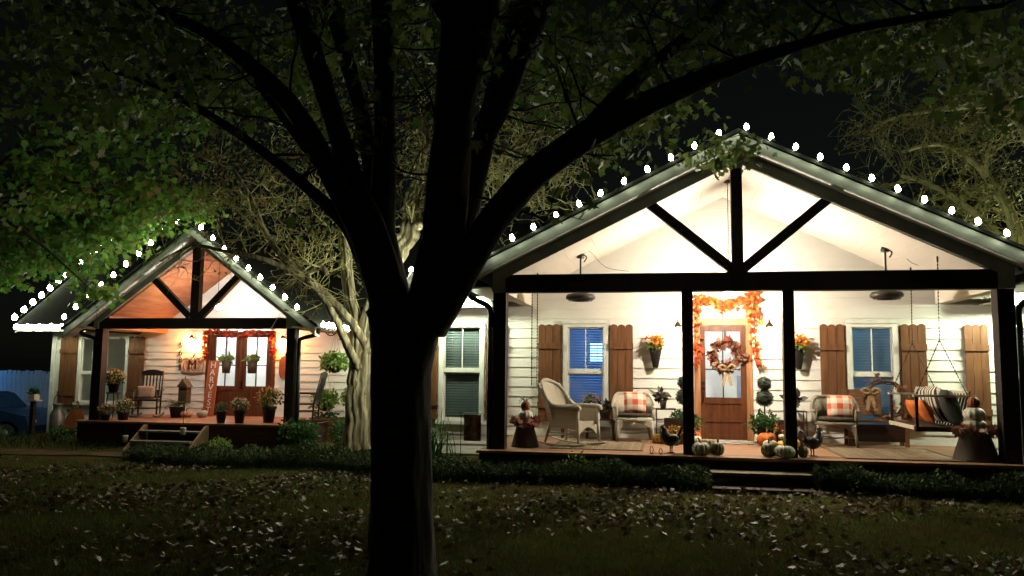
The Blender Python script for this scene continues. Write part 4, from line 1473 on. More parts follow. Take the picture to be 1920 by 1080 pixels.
pumpkin('white pumpkin tucked beside the orange one left of the door', .52, 13.85, .5, .09, .16, 'white', group=G1)
pumpkin('pale orange pumpkin on the floor next to the cream armchair', -.07, 14.0, .5, .13, .17, 'yellow', group=G1)
G2 = 'pumpkins at the top of the steps'
pumpkin('grey-green pumpkin at the left of the steps, behind the post', .52, 12.16, .5, .135, .20, 'grey', group=G2)
pumpkin('dark green pumpkin at the left of the steps, nearest the walkway', .74, 12.18, .5, .10, .20, 'green', group=G2)
pumpkin('flat tan pumpkin resting behind the two green ones', .62, 12.42, .5, .135, .235, 'tan', group=G2)
pumpkin('tall green pumpkin at the right of the steps', 1.47, 12.20, .5, .115, .21, 'green', group=G2)
pumpkin('pale grey ribbed pumpkin at the right of the steps', 1.66, 12.10, .5, .145, .19, 'grey', 16, group=G2)
pumpkin('small green gourd right of the inner porch post', 1.93, 12.24, .5, .075, .17, 'green', 9, group=G2)
pumpkin('flat olive pumpkin behind the pair at the right of the steps', 1.53, 12.48, .5, .13, .22, 'tan', group=G2)
pumpkin('pale pink pumpkin lying at the foot of the lettered board', -11.42, 18.05, LZ, .17, .17, 'pink')
pumpkin('grey pumpkin beside the pink one before the double doors', -11.05, 18.15, LZ, .13, .19, 'grey')

# ================================================================== stacked planters at both ends of the wide porch
def stack_urn(label, x, y, tall, colors, wide, twig, pz):
    root = empty('stacked_planter', label, 'planter', 'pumpkin stacks on tapered tubs', (x, y, .5))
    t = mat('dark_tub', (.045, .034, .028), .6, (.028, .02, .016), 6)
    MB().lathe([(wide, 0), (wide * .98, .03), (wide * .62, tall - .05), (wide * .72, tall - .04), (wide * .74, tall), (wide * .6, tall)], 22).build('tub', t, root, True)
    zz = tall
    for i, (cn, r, h) in enumerate(colors):
        prof = [(max(.012, r * math.cos(a) ** .8 if math.cos(a) > 0 else .012), zz + h / 2 * (.95 + math.sin(a))) for a in np.linspace(-PI / 2, PI / 2, 11)]
        MB().lathe(prof, 40, (0, 0, 0), .16, 12).build('pumpkin_tier', PK[cn], root, True)
        zz += h * .86
    MB().tube([(0, 0, zz - .03), (.02, 0, zz + .05)], [.02, .012], 6).build('stem', STEM, root, True)
    leaves('leaf_collar', np.stack([(wide * .8) * np.cos(np.linspace(0, 6.2, 70)), (wide * .8) * np.sin(np.linspace(0, 6.2, 70)), tall + .0 + .05 * RNG.random(70)], 1), .11, LBR, root, MAPLE, droop=.5)
    if twig:
        m = MB()
        for k in range(7):
            a = random.uniform(0, 6.3)
            m.tube([(0, 0, zz), (.07 * math.cos(a), .07 * math.sin(a), zz + random.uniform(.02, .10)), (.14 * math.cos(a), .14 * math.sin(a), zz + random.uniform(-.02, .1))], .005, 4)
        m.build('twigs', TWIG, root, kind='stuff')
    return root
stack_urn('white and rust pumpkins with twigs stacked on a dark tub at the left porch end', -2.16, 12.72, .38, [('white', .125, .20), ('rust', .075, .17)], .22, True, 0)
stack_urn('pale pumpkins stacked on a wide dark tub below the swing, by the corner post', 4.29, 12.52, .42, [('grey', .16, .16), ('white', .145, .19), ('rust', .085, .17)], .30, False, 0)

# ================================================================== roosters
def rooster(label, x, y, rz):
    root = empty('rooster_statue', label, 'rooster statue', 'dark rooster statues at the porch edge', (x, y, .5), rz)
    RM = mat('rooster_metal', (.02, .024, .026), .4, (.04, .035, .03), 12, metal=.3, bump=.3)
    # facing +X: breast, neck and head to the right, tail to the left
    body = smooth_path([(-.13, 0, .245), (-.07, 0, .205), (.02, 0, .185), (.085, 0, .225), (.115, 0, .30), (.12, 0, .355), (.15, 0, .372)], 4)
    rad = np.interp(np.linspace(0, 1, len(body)), [0, .15, .35, .55, .72, .85, 1], [.028, .07, .092, .08, .05, .034, .020])
    MB().tube(body, list(rad), 12).build('body', RM, root, True)
    tail = MB()
    for k in range(9):
        s = (k - 4) * .014
        h = .40 + .03 * math.sin(k)
        p = smooth_path([(-.09, s * .5, .22), (-.16, s, .33 + .01 * k), (-.22, s * 1.3, .36 - .012 * k), (-.26, s * 1.6, .27 - .012 * k)], 4)
        tail.tube(p, list(np.linspace(.022, .006, len(p))), 6)
    tail.build('tail', RM, root, True)
    for s in (-1, 1):
        MB().tube([(.0, s * .035, .13), (.01, s * .035, .06), (.005, s * .035, .008)], [.018, .009, .008], 6).build('leg', RM, root, True)
        MB().box(-.03, .05, s * .035 - .018, s * .035 + .018, 0, .010).build('foot', RM, root)
        MB().ball((-.01, s * .075, .215), (.085, .022, .055), 10, 7).build('wing', RM, root, True)
    cm = MB().prism([(.085, .375), (.165, .378), (.17, .40), (.155, .392), (.15, .42), (.135, .395), (.125, .425), (.112, .395), (.098, .41)], 'y', -.006, .006)
    RD = mat('comb_red', (.22, .025, .015), .5)
    cm.build('comb', RD, root)
    MB().lathe([(.014, 0), (.001, .035)], 8).build('beak', STEM, root).matrix_local = Matrix.Translation((.162, 0, .370)) @ Matrix.Rotation(PI / 2, 4, 'Y')
    MB().ball((.15, 0, .335), (.010, .008, .022), 8, 6).build('wattle', RD, root, True)
    return root
rooster('dark metal rooster statue left of the inner porch post', .10, 12.42, math.radians(200))
rooster('dark metal rooster statue in front of the grey armchair', 2.10, 12.52, math.radians(20))

# small wire ornaments at the deck edge
for i, xx in enumerate((-.19, -.06)):
    o = empty('wire_ornament', ['little dark wire ornament at the deck edge, the taller one', 'little dark wire ornament at the deck edge, nearer the rooster'][i], 'ornament', 'wire ornaments', (xx, 12.15, .5))
    h = (.12, .09)[i]
    MB().tube([(.022 * math.cos(a), 0, h * .5 + h * .45 * math.sin(a)) for a in np.linspace(0, 2 * PI, 14)], .006, 5).build('loop', BLACKM, o)
    MB().lathe([(.02, 0), (.016, .012), (.004, .02)], 8).build('base', BLACKM, o)

# ================================================================== side tables, crates, pots
def wire_table(label, x, y, w, h, group):
    root = empty('wire_side_table', label, 'side table', group, (x, y, .5))
    MB().box(-w / 2, w / 2, -w / 2, w / 2, h - .018, h).build('tabletop', BLACKM, root)
    for sx in (-1, 1):
        for sy in (-1, 1):
            MB().tube([(sx * (w / 2 - .012), sy * (w / 2 - .012), 0), (sx * (w / 2 - .012), sy * (w / 2 - .012), h - .018)], .008, 6).build('leg', BLACKM, root)
    e = w / 2 - .012
    for zz in (.12, .33):
        for a, b in (((-e, -e), (e, -e)), ((e, -e), (e, e)), ((e, e), (-e, e)), ((-e, e), (-e, -e))):
            MB().tube([(*a, zz), (*b, zz)], .006, 5).build('rail', BLACKM, root)
    return root
GT = 'wire side tables beside the armchairs'
wire_table('black wire side table holding a white pot, beside the cream armchair', .02, 14.5, .34, .56, GT)
wire_table('black wire side table holding a potted plant, beside the grey armchair', 2.18, 14.5, .34, .56, GT)
def small_pot(label, x, y, z, pm, r, h):
    root = potted('potted_plant', label, 'potted plant', (x, y, z), [(r * .7, 0), (r, h * .9), (r * 1.1, h * .92), (r * 1.1, h), (r * .9, h)], pm)
    DKL = leaf_mat('dark_leaf', [(.02, .018, .022), (.05, .045, .04), (.10, .10, .06)], .2)
    leaves('leaves', sphere_pts(46, (0, 0, h + .05), (.12, .10, .08), .3), .15, DKL, root, OVAL, droop=.2)
    return root
small_pot('dark leafy plant in a white pot on the wire table by the cream armchair', -.02, 14.5, 1.06, mat('white_pot', (.6, .57, .5), .5), .065, .16)
small_pot('dark leafy plant on the wire table right of the inner post', 2.14, 14.5, 1.06, mat('pale_green_pot', (.34, .34, .22), .5), .06, .16)
small_pot('small potted plant on the floor left of the cream armchair', -1.02, 14.55, .86, TERRA, .08, .14)
bx_ = empty('plant_stand', 'dark plant stand between rocking chair and cream armchair', 'stand', None, (-1.02, 14.55, .5))
MB().box(-.16, .16, -.14, .14, .33, .36).build('top', DOORW, bx_)
for sx in (-1, 1):
    for sy in (-1, 1):
        MB().box(sx * .13 - .015, sx * .13 + .015, sy * .11 - .015, sy * .11 + .015, 0, .33).build('leg', DOORW, bx_)
fl = mum('pot of faded roses in front of the blue-lit window', (-1.20, 14.62, .86), .20, .09, .16, leaf_mat('faded_rose', [(.30, .05, .06), (.50, .30, .20), (.35, .20, .12)], .2), TERRA)
bx2 = empty('plant_stand', 'dark low stand below the blue-lit window', 'stand', None, (-1.42, 14.62, .5))
MB().box(-.42, .10, -.14, .14, .33, .36).build('top', DOORW, bx2)
for sx in (-.38, .06):
    for sy in (-.11, .11):
        MB().box(sx - .015, sx + .015, sy - .015, sy + .015, 0, .33).build('leg', DOORW, bx2)
fl.location = (-1.28, 14.62, .86)

def crate(label, x, y, w, dpt, h, fl_label):
    root = empty('wooden_crate', label, 'crate', 'flower crates beside the front door', (x, y, .5))
    CW = mat('crate_wood', (.05, .028, .018), .7, (.03, .016, .01), 8)
    for k in range(3):
        z0, z1 = k * h / 3 + .004, (k + 1) * h / 3 - .004
        MB().box(-w / 2, w / 2, -dpt / 2, -dpt / 2 + .018, z0, z1).build('slat', CW, root)
        MB().box(-w / 2, w / 2, dpt / 2 - .018, dpt / 2, z0, z1).build('slat', CW, root)
        MB().box(-w / 2, -w / 2 + .018, -dpt / 2 + .019, dpt / 2 - .019, z0, z1).build('slat', CW, root)
        MB().box(w / 2 - .018, w / 2, -dpt / 2 + .019, dpt / 2 - .019, z0, z1).build('slat', CW, root)
    MB().box(-w / 2 + .019, w / 2 - .019, -dpt / 2 + .019, dpt / 2 - .019, .01, .03).build('bottom', CW, root)
    return root
crate('dark slatted crate behind the left rooster statue', .20, 14.0, .42, .34, .42, '')
crate('dark slatted crate behind the right inner porch post', 2.02, 14.05, .40, .34, .42, '')
mum('orange and yellow flowers in front of the left-hand crate', (.16, 13.68, .5), .13, .09, .14, LMUM, POTB)
mum('orange and rust flowers beside the big orange pumpkin', (1.90, 13.98, .5), .14, .09, .20, leaf_mat('rust_petal', [(.45, .10, .02), (.70, .25, .03), (.30, .05, .02)], .25), POTB)

# rugs and mat
RUGM = pattern_mat('rug_weave', 'weave', (.40, .32, .22), (.26, .19, .12), (.12, .08, .05), 11)
def rug(name, label, x0, x1, y0, y1, material, cat='rug', border=None):
    root = empty(name, label, cat, None, ((x0 + x1) / 2, (y0 + y1) / 2, .5))
    w, dd = (x1 - x0) / 2, (y1 - y0) / 2
    MB().box(-w, w, -dd, dd, .004, .012).build('pile', material, root)
    if border:
        bm_ = MB()
        b = .05
        bm_.box(-w, w, -dd, -dd + b, .0135, .016).box(-w, w, dd - b, dd, .0135, .016).box(-w, -w + b, -dd + b, dd - b, .0135, .016).box(w - b, w, -dd + b, dd - b, .0135, .016)
        bm_.build('border', border, root)
    return root
RUGB = mat('rug_border', (.14, .10, .065), .9)
rug('rug', 'patterned tan rug under the rocking chair at the left of the porch', -1.75, -.32, 12.5, 14.05, RUGM, 'rug', RUGB)
rug('rug', 'patterned tan rug under the swing at the right of the porch', 2.50, 4.08, 12.25, 14.05, RUGM, 'rug', RUGB)
rug('doormat', 'black and white checked doormat before the single front door', .55, 1.60, 14.15, 14.75, pattern_mat('check_mat', 'check', (.02, .02, .02), (.62, .58, .50), None, 4.5), 'doormat')

# ================================================================== bench, twig wreath
bn = empty('wooden_bench', 'brown wooden bench with board back behind the grey armchair', 'bench', None, (3.45, 14.55, .5))
BW = mat('bench_wood', (.20, .095, .04), .6, (.12, .055, .024), 5, (1, 3, 3), bump=.15)
for k in range(3):
    MB().box(-.45, .50, -.17 + k * .115, -.06 + k * .115, .40, .43).build('seat_slat', BW, bn)
for k in range(3):
    MB().box(-.46, .16, .20, .225, .50 + k * .145, .64 + k * .145).build('back_board', BW, bn)
for sx in (-.42, .46):
    for sy in (-.14, .16):
        MB().box(sx - .03, sx + .03, sy - .03, sy + .03, 0, .40).build('leg', BW, bn)
MB().box(-.39, .43, -.15, -.135, .08, .36).build('front_panel', SKIRT, bn)
for sx in (-.42, .12):
    MB().box(sx - .03, sx + .03, .17, .199, .43, .95).build('back_post', BW, bn)
wreath('large twig wreath with burlap bow propped on the wooden bench', (3.62, 14.52, 1.27), .31, LBR, 60, .08, (.10, -.24), math.radians(-12))

# ================================================================== porch swing
sw = empty('porch_swing', 'dark wooden porch swing hung on chains at the right porch end', 'swing', None, (3.9, 13.42, .93))
SWM = mat('swing_wood', (.05, .03, .02), .6, (.03, .018, .012), 6, (3, .5, 3))
SWT = mat('swing_trim', (.55, .48, .38), .6, (.42, .36, .28), 6)
Y0, Y1 = -.66, .70
for k in range(6):
    MB().box(-.30 + k * .098, -.21 + k * .098, Y0, Y1, -.012, .012).build('seat_slat', SWM, sw)
MB().box(-.335, -.305, Y0, Y1, -.035, .02).build('front_rail', SWT, sw)
for yy in (Y0 + .05, 0, Y1 - .05):
    MB().box(-.30, .30, yy - .025, yy + .025, -.06, -.014).build('joist', SWM, sw)
for k in range(11):
    yy = Y0 + .05 + k * (Y1 - Y0 - .1) / 10
    MB().bar((.29, yy, .0), (.42, yy, .50), .05, .018).build('back_slat', SWM, sw)
MB().bar((.425, Y0, .50), (.425, Y1, .50), .03, .06, (1, 0, 0)).build('top_rail', SWT, sw)
for yy in (Y0 + .02, Y1 - .02):
    MB().box(-.33, .42, yy - .04, yy + .04, .44, .47).build('armrest', SWT, sw)
    MB().box(-.31, -.27, yy - .02, yy + .02, .012, .438).build('arm_post', SWM, sw)
def chain(pts, parent):
    m = MB()
    for a, b in zip(pts, pts[1:]):
        a, b = Vector(a), Vector(b)
        n = max(2, int((b - a).length / .05))
        for i in range(n):
            p, q = a.lerp(b, i / n), a.lerp(b, (i + 1) / n)
            m.tube([p, p.lerp(q, .5), q], [.004, .012, .004], 5)
    m.build('chain', IRON, parent)
for yy in (Y0 + .02, Y1 - .02):
    zt0 = CAP - CEIL_S * abs(3.98 - CX) - .93
    chain([(.08, yy, zt0), (.06, yy, 1.27)], sw)
    chain([(.06, yy, 1.27), (-.29, yy, .47)], sw)
    chain([(.06, yy, 1.27), (.40, yy, .48)], sw)
    MB().tube([(.08, yy, zt0 + .0), (.08, yy, zt0 - .08)], .014, 6).build('hook', IRON, sw)
STR = pattern_mat('striped_cloth', 'stripes', (.66, .60, .50), (.035, .035, .032), None, 10.0)
STD = mat('charcoal_cloth', (.035, .037, .032), .9, (.025, .026, .022), 20)
ORP = mat('orange_cloth', (.62, .17, .035), .85, (.45, .11, .02), 9, bump=.2)
GP = 'cushions on the porch swing'
def swing_pillow(label, loc, w, h, t, m, lean=18, turn=0):
    o = pillow_mesh(w, h, t).build('cushion', m, None, True)
    me = o.data
    me.transform(Matrix.Rotation(math.radians(90 + turn), 4, 'Z') @ Matrix.Rotation(math.radians(-lean), 4, 'X'))
    o.location = loc
    return tag(o, label, 'cushion', GP)
swing_pillow('black and cream striped cushion at the far end of the swing', (4.08, 13.90, 1.25), .58, .52, .24, STR)
swing_pillow('black and cream striped cushion in the middle of the swing', (4.09, 13.38, 1.25), .62, .56, .26, STR)
swing_pillow('charcoal cushion with pale stripe at the near end of the swing', (4.12, 12.93, 1.22), .34, .54, .24, STD)
swing_pillow('orange pillow at the far end of the swing', (3.86, 13.72, 1.14), .36, .34, .16, ORP, 26, 8)
swing_pillow('orange pillow at the middle of the swing', (3.84, 13.16, 1.15), .36, .36, .17, ORP, 24, -6)

# ================================================================== things on the left porch
for i, ch in enumerate('5685'):
    o = text_mesh(ch, .20, .012, 'house_number', BLACKM, hl)
    o.location = Vector((-12.24, DL - .045, 2.24 - i * .19)) - hl.location
hs = empty('lettered_board', 'tall orange board with white letters HARVEST leaning by the doors', 'sign', None, (-11.16, 18.55, LZ))
HB = mat('sign_orange', (.40, .11, .045), .6, (.30, .08, .032), 5, (3, 3, .4))
MB().box(-.145, .145, 0, .03, 0, 1.40).build('board', HB, hs)
LW = mat('sign_white', (.72, .66, .55), .6)
for i, ch in enumerate('HARVEST'):
    o = text_mesh(ch, .22, .008, 'letter', LW, hs)
    o.location = (0, -.006, 1.28 - i * .187)
hs.rotation_euler = (math.radians(-8), 0, 0)
ms = empty('monogram_sign', 'pumpkin-shaped wall sign with a letter M under the amber lantern', 'sign', None, (-11.86, DL - .06, 1.74))
PW = mat('sign_blush', (.52, .36, .27), .6)
for k, (cx, rx) in enumerate(((-.20, .12), (.20, .12), (-.11, .13), (.11, .13), (0, .13))):
    MB().tube([(cx + rx * math.cos(a), -.004 * k, .19 * math.sin(a)) for a in np.linspace(0, 2 * PI, 28)], .016, 6).build('lobe', PW, ms, True)
MB().box(-.26, .26, .012, .02, -.10, .10).build('backing', PW, ms)
MB().tube([(0, -.01, .18), (.02, -.01, .25), (.06, -.01, .28)], .022, 6).build('stem', TWIG, ms, True)
o = text_mesh('M', .34, .012, 'letter', mat('sign_brown', (.06, .025, .015), .6), ms)
o.location = (0, -.035, 0)
lt = empty('bird_house', 'small dark birdhouse lantern right of the black rocking chair', 'birdhouse', None, (-11.68, 18.35, LZ))
BHM = mat('birdhouse_wood', (.10, .07, .045), .7, (.06, .04, .025), 8)
MB().box(-.11, .11, -.10, .10, .32, .72).build('body', BHM, lt)
MB().prism([(-.15, .721), (.15, .721), (0, .93)], 'y', -.13, .13).build('roof', BHM, lt)
MB().lathe([(.10, 0), (.03, .03), (.03, .318)], 10).build('stand', BHM, lt)
MB().tube([(0, 0, .92), (0, 0, .99)], .012, 6).build('finial', BHM, lt)
fp = potted('potted_fern', 'dark fern in a black pot left of the lettered board', 'potted plant', (-11.62, 17.95, LZ), [(.12, 0), (.17, .24), (.18, .26), (.15, .26)], POTB)
fern_fronds('fronds', 40, .42, fp, (0, 0, .26))
mum('orange mums on a tall stand behind the left-hand porch post', (-12.62, 16.95, LZ + .62), .24, .13, .2, leaf_mat('mum_dusk', [(.62, .22, .04), (.72, .38, .10), (.5, .14, .03)], .25), POTB)
stn = empty('flower_stand', 'tall dark flower stand behind the left-hand porch post', 'stand', None, (-12.62, 16.95, LZ))
MB().lathe([(.15, .59), (.16, .60), (.16, .62), (.1, .62)], 14).build('top', POTB, stn)
for k in range(3):
    a = k * 2.1
    MB().tube([(.12 * math.cos(a), .12 * math.sin(a), .59), (.17 * math.cos(a), .17 * math.sin(a), 0)], .014, 6).build('leg', POTB, stn)
mum('pale bloom in a low pot beside the black rocking chair', (-12.18, 16.75, LZ), .23, .14, .18, LPL, POTB)
mum('pinkish bloom in a low pot near the top of the steps', (-12.45, 16.50, LZ), .17, .11, .14, leaf_mat('pink_bloom', [(.5, .2, .14), (.62, .4, .3)], .25), POTB)
mum('pale bloom in a black pot at the right of the porch edge', (-9.22, 16.62, LZ), .20, .13, .28, LPL, POTB)
mum('tall tan bloom in a black pot before the double doors', (-8.72, 17.0, LZ), .30, .16, .36, leaf_mat('tan_bloom', [(.45, .20, .07), (.55, .32, .14), (.35, .14, .05)], .25), POTB)
mum('low dark pot with few blooms at the porch edge', (-9.62, 16.55, LZ), .14, .12, .26, leaf_mat('sparse_bloom', [(.06, .05, .03), (.12, .09, .05)], .2), POTB)
wd = MB().prism([(-.13 + .0, -.28), (.13, -.28), (.17, -.15), (.17, .12), (.12, .24), (.03, .27), (.02, .33), (-.03, .33), (-.03, .27), (-.12, .24), (-.17, .12), (-.17, -.15)], 'y', -.02, 0).build('wooden_plaque', PK['rust'])
wd.location = (-9.32, DL - .04, 1.72)
tag(wd, 'rust coloured wooden pumpkin plaque on the wall by the right lantern', 'plaque')
# lantern cups on the stairs and the wall side
for i, (x, y, z) in enumerate(((-11.52, 15.95, None), (-10.05, 15.80, .12))):
    zz = gz(x, y) if z is None else z
    o = empty('cup_lantern', ['white cup lantern on a stake left of the left stairs', 'white cup lantern on the left stairs, right side'][i], 'lantern', 'white cup lanterns', (x, y, zz))
    MB().lathe([(.05, .14), (.062, .28), (.062, .29), (.05, .29)], 12).build('cup', mat('cup_white', (.5, .49, .42), .6), o, True)
    MB().tube([(0, 0, 0), (0, 0, .55)], .006, 5).build('stake', BLACKM, o)
pc = empty('pumpkin_cutout', 'rusty pumpkin cut-out leaning on the wall under the left shutter', 'cut-out', None, (-15.08, 18.72, gz(-15.08, 18.72)))
poly = [(.27 * math.cos(a) * (1 + .05 * math.cos(4 * a)), .36 + .34 * math.sin(a)) for a in np.linspace(0, 2 * PI, 30)[:-1]]
MB().prism(poly, 'y', 0, .02).build('body', PK['rust'], pc)
MB().tube(smooth_path([(0, .01, .68), (.02, .01, .80), (-.03, .01, .88), (-.05, .01, .84)], 4), .018, 6).build('stem', TWIG, pc, True)
leaves('leaf', np.array([(-.17, -.01, .68), (-.22, -.01, .66), (-.12, -.01, .70)]), .16, LGB, pc, MAPLE)
pc.rotation_euler = (math.radians(-12), 0, 0)
ln = empty('milk_can', 'pale metal milk can standing at the left house corner', 'can', None, (-15.55, 18.75, gz(-15.55, 18.75)))
MB().lathe([(.17, 0), (.18, .05), (.18, .50), (.11, .64), (.10, .72), (.13, .76), (.13, .80), (.1, .8)], 18).build('can', POTG, ln, True)
MB().tube(smooth_path([(-.13, 0, .78), (-.1, 0, .95), (0, 0, 1.02), (.1, 0, .95), (.13, 0, .78)], 4), .01, 6).build('bail_handle', IRON, ln, True)
pb = empty('planter_box', 'brown wooden planter box below the lower hanging basket', 'planter', None, (-7.98, 18.5, gz(-7.98, 18.5)))
for k in range(3):
    MB().box(-.36, .36, -.2, -.17, .02 + k * .19, .20 + k * .19).build('board', SHUTTER, pb)
    MB().box(-.36, .36, .17, .2, .02 + k * .19, .20 + k * .19).build('board', SHUTTER, pb)
    for sx in (-1, 1):
        MB().box(sx * .345 - .014, sx * .345 + .014, -.169, .169, .02 + k * .19, .20 + k * .19).build('end_board', SHUTTER, pb)
leaves('plants', sphere_pts(200, (0, 0, .6), (.36, .18, .14), .2), .09, LG, pb)

# little things near the left end of the wide porch
rl = empty('indicator_light', 'tiny glowing red light low behind the wicker rocking chair', 'light', None, (-2.05, DW - .05, .98))
MB().box(-.03, .03, 0, .03, -.05, .05).build('case', BLACKM, rl)
MB().ball((0, -.012, .02), .013, 8, 6).build('lens', emit('red_glow', (1.0, .08, .15), 30.0), rl, True)
for i, xx in enumerate((-2.16, -2.07)):
    o = empty('hanging_chain', ['thin chain hanging by the corner post, the left one of two', 'thin chain hanging by the corner post, the right one of two'][i], 'chain', 'chains by the corner post', (xx, 13.3, 1.45))
    zt_ = CAP - CEIL_S * abs(xx - CX) - 1.45
    chain([(0, 0, zt_), (0, 0, 0)], o)
    MB().tube([(0, 0, zt_), (0, 0, zt_ - .06)], .012, 6).build('hook', IRON, o)

# ================================================================== trees
BARK = mat('oak_bark', (.055, .045, .035), .95, (.022, .018, .014), 7, (1, 1, .25), bump=1.0, bscale=14)
MYRT = mat('myrtle_bark', (.36, .31, .20), .8, (.10, .075, .045), 11, (1.4, 1.4, .10), bump=.8, bscale=16, ramp=(.40, .60))
TWG = mat('pale_twig', (.55, .50, .25), .8, (.36, .32, .15), 9)
TWO = mat('olive_twig', (.34, .32, .12), .8, (.20, .19, .07), 9)
LOAK = leaf_mat('oak_leaf', [(.05, .09, .02), (.08, .13, .03), (.11, .13, .035), (.06, .10, .025)], .45)
LMAP = leaf_mat('maple_leaf', [(.07, .19, .025), (.12, .26, .045), (.17, .27, .05), (.06, .15, .025), (.20, .16, .05)], .5)
LMYR = leaf_mat('myrtle_leaf', [(.07, .09, .02), (.13, .14, .035), (.18, .14, .04), (.05, .07, .02), (.20, .09, .04)], .4)

def limb(pts, parent, name, material, n=10, flute=0.0, wob=0.0):
    """pts: (px, py, distance, radius in photo pixels)"""
    w = [tuple(P(a, b, Y)) for a, b, Y, r in pts]
    rad = [r * Y / FPX * 1.02 for a, b, Y, r in pts]
    pp = smooth_path(w, 7)
    rr = np.interp(np.linspace(0, len(w) - 1, len(pp)), range(len(w)), rad)
    if wob:
        pp = [p + RNG.normal(size=3) * wob * rr[i] for i, p in enumerate(pp)]
    ph = random.uniform(0, 6)
    fl = (lambda t, a: 1 + flute * math.sin(4 * a + ph + 2.5 * t) + flute * .7 * math.sin(9 * a + 4 * t) + flute * .45 * math.sin(14 * a - 5 * t + ph)) if flute else (lambda t, a: 1 + .04 * math.sin(3 * a + 9 * t + ph) + .03 * math.sin(7 * a - 14 * t) + .022 * math.sin(12 * a + 37 * t) + .018 * math.sin(19 * a - 60 * t + ph))
    o = MB().tube(pp, list(rr), n, fl).build(name, material, parent, True)
    return o, pp

def grow(m, p, d, r, L, lvl, tips, kink=.5, up=.15, rmin=.0035):
    k = 5
    pts = [np.array(p, float)]
    d = np.array(d, float)
    for i in range(k):
        d = d + RNG.normal(size=3) * kink * .5
        d[2] += up * .3
        d /= np.linalg.norm(d)
        pts.append(pts[-1] + d * L / k)
    m.tube(pts, list(np.linspace(r, max(rmin, r * .55), k + 1)), 5 if r > .01 else 3)
    tips.extend(pts[2:])
    if lvl > 0:
        for c in range(RNG.integers(2, 5)):
            i = RNG.integers(2, k + 1)
            nd = d + RNG.normal(size=3) * .9
            nd /= np.linalg.norm(nd)
            grow(m, pts[i], nd, max(rmin, r * .58), L * RNG.uniform(.55, .9), lvl - 1, tips, kink, up, rmin)

def clusters(spec):
    out = []
    for cx, cy, rx, ry, n, Y, dy in spec:
        nc = max(3, n // 28)
        a = RNG.random(nc) * 2 * PI
        q = np.sqrt(RNG.random(nc))
        ccx, ccy = cx + rx * q * np.cos(a), cy + ry * q * np.sin(a)
        cY = Y + RNG.normal(size=nc) * dy
        for i in range(nc):
            c = np.array(P(ccx[i], ccy[i], max(4.0, cY[i])))
            k = RNG.integers(14, 42)
            out.append(c + RNG.normal(size=(k, 3)) * np.array([.26, .26, .13]))
    return np.concatenate(out)

# --- the big shade tree in front
tx, ty = P(755, 1080, 6.15).x, 6.15
bt = empty('shade_tree', 'large dark tree forking into many limbs in the foreground', 'tree', None, (0, 0, 0))
limb([(757, 1190, 6.15, 84), (756, 1120, 6.15, 68), (755, 1040, 6.15, 61), (751, 860, 6.15, 56), (749, 720, 6.15, 55), (757, 640, 6.15, 63), (763, 595, 6.15, 72), (766, 570, 6.15, 60), (766, 555, 6.15, 36)], bt, 'trunk', BARK, 40)
LIMBS = [
    [(735, 590, 6.15, 36), (690, 485, 6.1, 25), (645, 415, 6.1, 14), (560, 338, 6.15, 11), (500, 290, 6.2, 10), (430, 240, 6.4, 9), (370, 203, 6.6, 8), (300, 165, 6.9, 5), (200, 130, 7.2, 3)],
    [(735, 590, 6.05, 38), (688, 455, 6.0, 30), (632, 350, 5.9, 22), (590, 265, 5.8, 20), (545, 195, 5.7, 19), (480, 130, 5.6, 16), (400, 70, 5.5, 13), (300, 20, 5.4, 9)],
    [(738, 590, 6.05, 38), (702, 445, 6.0, 30), (660, 330, 6.1, 23), (626, 225, 6.2, 20), (590, 110, 6.3, 21), (556, 0, 6.4, 22), (530, -90, 6.5, 19)],
    [(738, 580, 6.2, 36), (713, 425, 6.4, 26), (696, 305, 6.6, 18), (678, 210, 6.7, 15), (648, 100, 6.8, 17), (620, 5, 7.0, 15), (595, -90, 7.2, 12)],
    [(738, 600, 6.15, 42), (720, 505, 6.15, 38), (714, 430, 6.2, 30), (719, 340, 6.25, 24), (721, 200, 6.35, 20), (719, 80, 6.4, 21), (716, -30, 6.5, 21), (712, -150, 6.6, 17)],
    [(795, 600, 6.15, 44), (818, 500, 6.1, 40), (836, 420, 6.0, 41), (842, 330, 6.0, 42), (847, 253, 5.95, 37), (858, 150, 5.9, 42), (874, 70, 5.8, 50), (890, -20, 5.75, 57), (905, -160, 5.7, 44)],
    [(805, 590, 6.2, 38), (865, 410, 6.3, 30), (907, 262, 6.4, 21), (928, 205, 6.45, 27), (948, 150, 6.5, 32), (975, 70, 6.6, 36), (1000, -5, 6.65, 39), (1050, -140, 6.8, 28)],
    [(800, 610, 6.15, 40), (852, 532, 6.1, 34), (897, 458, 6.1, 29), (940, 394, 6.05, 28), (1000, 328, 6.0, 28), (1090, 262, 5.9, 27), (1180, 212, 5.8, 24), (1270, 168, 5.75, 20), (1400, 116, 5.7, 14), (1500, 84, 5.6, 10), (1600, 55, 5.5, 8), (1740, 30, 5.4, 7), (1880, 10, 5.3, 4)],
    [(1090, 258, 5.95, 18), (1190, 150, 6.3, 15), (1300, 60, 6.6, 12), (1400, -40, 6.9, 9)],
    [(640, 360, 6.0, 12), (575, 280, 6.3, 9), (500, 180, 6.7, 7), (430, 90, 7.0, 6), (340, 10, 7.2, 4)],
    [(875, 80, 5.85, 22), (800, -40, 5.9, 18), (760, -140, 6.0, 12)],
]
for L_ in LIMBS:
    limb(L_, bt, 'limb', BARK, 20)
bm_tw = MB()
tips = []
for L_ in LIMBS:
    for (a, b, Y, r) in L_[3:]:
        for k in range(2):
            d0 = np.array([random.uniform(-1, 1), random.uniform(-.3, 1), random.uniform(-.1, .8)])
            grow(bm_tw, P(a, b, Y), d0 / np.linalg.norm(d0), .012, .75, 1, tips, .4)
bm_tw.build('twigs', BARK, bt, kind='stuff')
